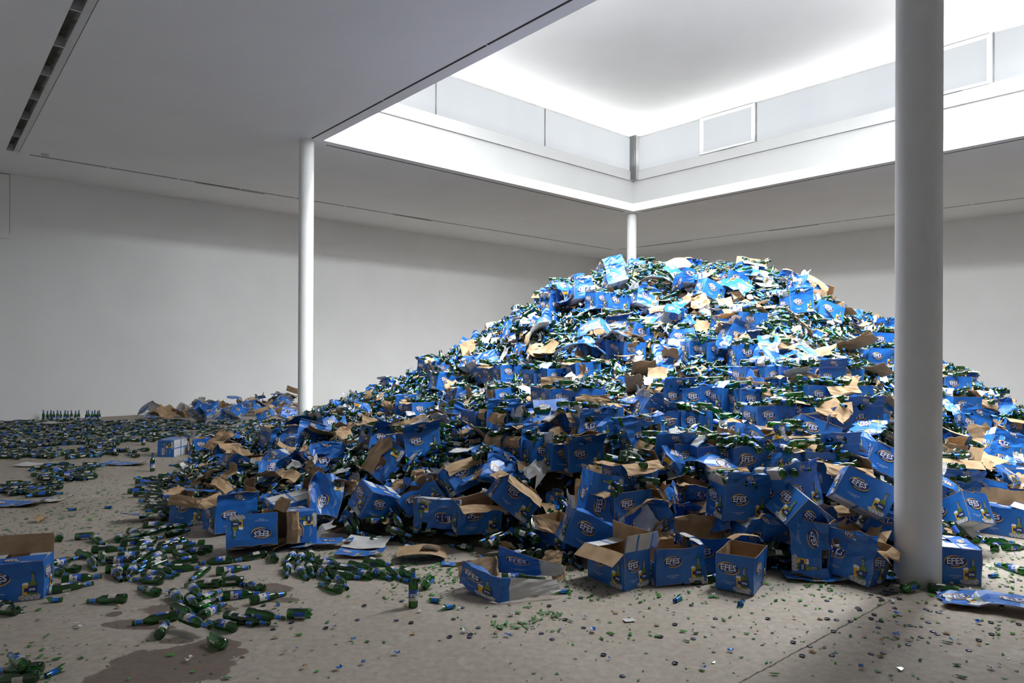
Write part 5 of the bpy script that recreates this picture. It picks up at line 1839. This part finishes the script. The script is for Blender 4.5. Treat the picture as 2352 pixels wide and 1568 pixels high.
# crown caps
cap_b = MB()
vs, fs = [], []
nc = 21
for k_, (rr, z) in enumerate(((.0155, 0), (.0135, .005), (.009, .0062))):
    for i in range(nc):
        a = 2 * math.pi * i / nc
        w = 1 + (.07 if i % 2 and k_ == 0 else 0)
        vs.append((rr * w * math.cos(a), rr * w * math.sin(a), z))
for k_ in range(2):
    for i in range(nc):
        fs.append((k_ * nc + i, k_ * nc + (i + 1) % nc, (k_ + 1) * nc + (i + 1) % nc, (k_ + 1) * nc + i))
fs.append(tuple(range(2 * nc, 3 * nc)))
cap_b.add(vs, fs)
cap_me = cap_b.mesh('bottle_cap', [M['cap']])
caps = [(2040 + random.gauss(0, 14), 1366 + random.gauss(0, 8)) for i in range(16)] + [(random.uniform(1750, 2352), random.uniform(1375, 1470)) for i in range(30)] + [(random.uniform(900, 1750), random.uniform(1330, 1470)) for i in range(26)] + \
       [(random.uniform(1350, 2300), random.uniform(1470, 1560)) for i in range(12)] + [(random.uniform(480, 900), random.uniform(1350, 1450)) for i in range(7)] + [(random.uniform(2160, 2350), random.uniform(1330, 1372)) for i in range(12)] + [(688, 1400), (670, 1430), (922, 1381)]
for (px, py) in caps:
    p = on_plane(px, py, 0.001)
    if not outside_cartons(np.array([p + np.array([0, 0, .01])]), .01)[0] or np.hypot(*(p - RC)[:2]) < .19:
        continue
    o = link('bottle_cap', cap_me)
    put(o, rot('X', 180 if random.random() < .4 else 0) @ rot('Z', random.uniform(0, 360)), p + np.array([0, 0, .0065]) if False else p)
    if o.matrix_world[2][2] < 0:
        o.location.z += .0065
    tag(o, None, 'bottle cap', 'crown caps on the floor')
    REG.append((o, 'dark metal crown cap', project(p), 'cap'))


# small scraps of board and paper: too many to count
def scrap_proto(seed, mat):
    r = np.random.default_rng(seed)
    g = np.zeros((4, 4, 3))
    sg = r.choice([-.6, 1.0])
    for i in range(4):
        for j in range(4):
            g[i, j] = ((i - 1.5) * .030 + r.normal(0, .007), (j - 1.5) * .024 + r.normal(0, .006), r.normal(0, .005) + .010 * ((i - 1.5) ** 2) * sg)
    V_ = np.concatenate([g.reshape(-1, 3), g.reshape(-1, 3) - np.array([0, 0, .0016])])
    F_, m_ = [], []
    for i in range(3):
        for j in range(3):
            a = i * 4 + j
            F_.append((a, a + 4, a + 5, a + 1)); m_.append(mat[0])
            F_.append((a + 16, a + 17, a + 21, a + 20)); m_.append(mat[1])
    T_2, mi = tris(F_, m_)
    return V_, T_2, mi


SCRAP = [scrap_proto(70 + i, mt) for i, mt in enumerate([(BLUE, KRAFT), (KRAFT, KRAFT), (WHITE, KRAFT), (BLUE, WHITE), (KRAFT, BLUE), (WHITE, BLUE), (BLUE, KRAFT), (KRAFT, WHITE), (WHITE, WHITE)])]
n_ = 7000
X = rng.uniform(-6, 11, n_); Y = rng.uniform(4.3, 14.8, n_)
H = heap_z(X, Y)
s = H > .06
X, Y, H = X[s], Y[s], H[s]
Nn = heap_n(X, Y)
pt = np.stack([X, Y, H], 1) + Nn * rng.uniform(.0, .075, len(X))[:, None]
ok = outside_cartons(pt, .02)
for q_ in (RC[:2], np.array(P(5.66, 12.40, 0))[:2]):
    ok &= np.linalg.norm(pt[:, :2] - q_, axis=1) > .26
pt, Nn = pt[ok], Nn[ok] + rng.normal(0, .38, (ok.sum(), 3))
me = scatter_mesh('board_scraps', SCRAP, rng.integers(0, 9, len(pt)), axis_R_many(Nn, rng.uniform(0, 6.28, len(pt))), pt, rng.uniform(.5, 1.9, len(pt)), PRINT, False)
tag(link('board_scraps', me), 'small torn scraps of board and paper strewn all over the heap', 'scraps', kind='stuff')
# paper bits on the floor
pp = np.array([on_plane(random.uniform(0, 2352), random.uniform(1060, 1540), .012) for i in range(240)])
pp = pp[(heap_z(pp[:, 0], pp[:, 1]) < .03)]
pp = pp[outside_cartons(pp, .02)]
nn = np.tile([0, 0, 1.0], (len(pp), 1)) + rng.normal(0, .08, (len(pp), 3))
me = scatter_mesh('paper_bits', SCRAP, rng.integers(0, 9, len(pp)), axis_R_many(nn, rng.uniform(0, 6.28, len(pp))), pp, rng.uniform(.12, .42, len(pp)), PRINT, False)
tag(link('paper_bits', me), 'tiny paper and label bits sprinkled on the concrete', 'paper bits', kind='stuff')


# ------------------------------------------------------------------ labels for everything placed in numbers
ORD = ['first', 'second', 'third', 'fourth', 'fifth', 'sixth', 'seventh', 'eighth', 'ninth', 'tenth', 'eleventh', 'twelfth', 'thirteenth', 'fourteenth', 'fifteenth', 'sixteenth', 'seventeenth', 'eighteenth', 'nineteenth', 'twentieth']


def zone(px, py, kind):
    if kind in ('shard', 'cap', 'broken') or (kind == 'bottle' and py > 1195 and (px < 1050 or py > 1345)):
        if px < 330: return 'floor by left-edge carton'
        if px < 700: return 'floor left of inverted carton' if py < 1330 else 'floor around wet stain'
        if px < 1050: return 'floor around lone upright bottle'
        if px < 1330: return 'floor around collapsed carton'
        if px < 1780: return 'floor before front cartons'
        if px < 2150: return 'floor at thick column foot'
        return 'floor right of thick column'
    if py > 940 and px < 400: return 'far left floor by wall'
    if py < 700: v_ = 'summit'
    elif py < 790: v_ = 'upper slope'
    elif py < 890: v_ = 'middle slope'
    elif py < 1000: v_ = 'lower-middle slope'
    elif py < 1130: v_ = 'lower slope'
    else: v_ = 'heap foot'
    if px < 720: x_ = 'left of slim column'
    elif px < 1050: x_ = 'on left flank'
    elif px < 1350: x_ = 'left of centre'
    elif px < 1650: x_ = 'below rear column'
    elif px < 2062: x_ = 'left of thick column'
    else: x_ = 'right of thick column'
    return v_ + ' ' + x_


def name_row(noun, zn, lst):
    lst.sort(key=lambda t_: t_[0])
    n_l = len(lst)
    for i, (px, py, o) in enumerate(lst):
        if n_l == 1:
            o['label'] = f'{noun}, {zn}'
        elif i < (n_l + 1) // 2:
            o['label'] = f'{noun}, {ORD[min(i, 19)]} from left, {zn}'
        else:
            o['label'] = f'{noun}, {ORD[min(n_l - 1 - i, 19)]} from right, {zn}'


groups = {}
for o, noun, (px, py), kind in REG:
    groups.setdefault((noun, zone(px, py, kind)), []).append((px, py, o))
for (noun, zn), lst in groups.items():
    if len(lst) <= 40:
        name_row(noun, zn, lst)
        continue
    lst.sort(key=lambda t_: t_[1])
    h_ = len(lst) // 2
    name_row(noun, 'back half of ' + zn, lst[:h_])
    name_row(noun, 'front half of ' + zn, lst[h_:])
print('objects', len(bpy.data.objects), 'tris', sum(len(m_.polygons) for m_ in bpy.data.meshes))
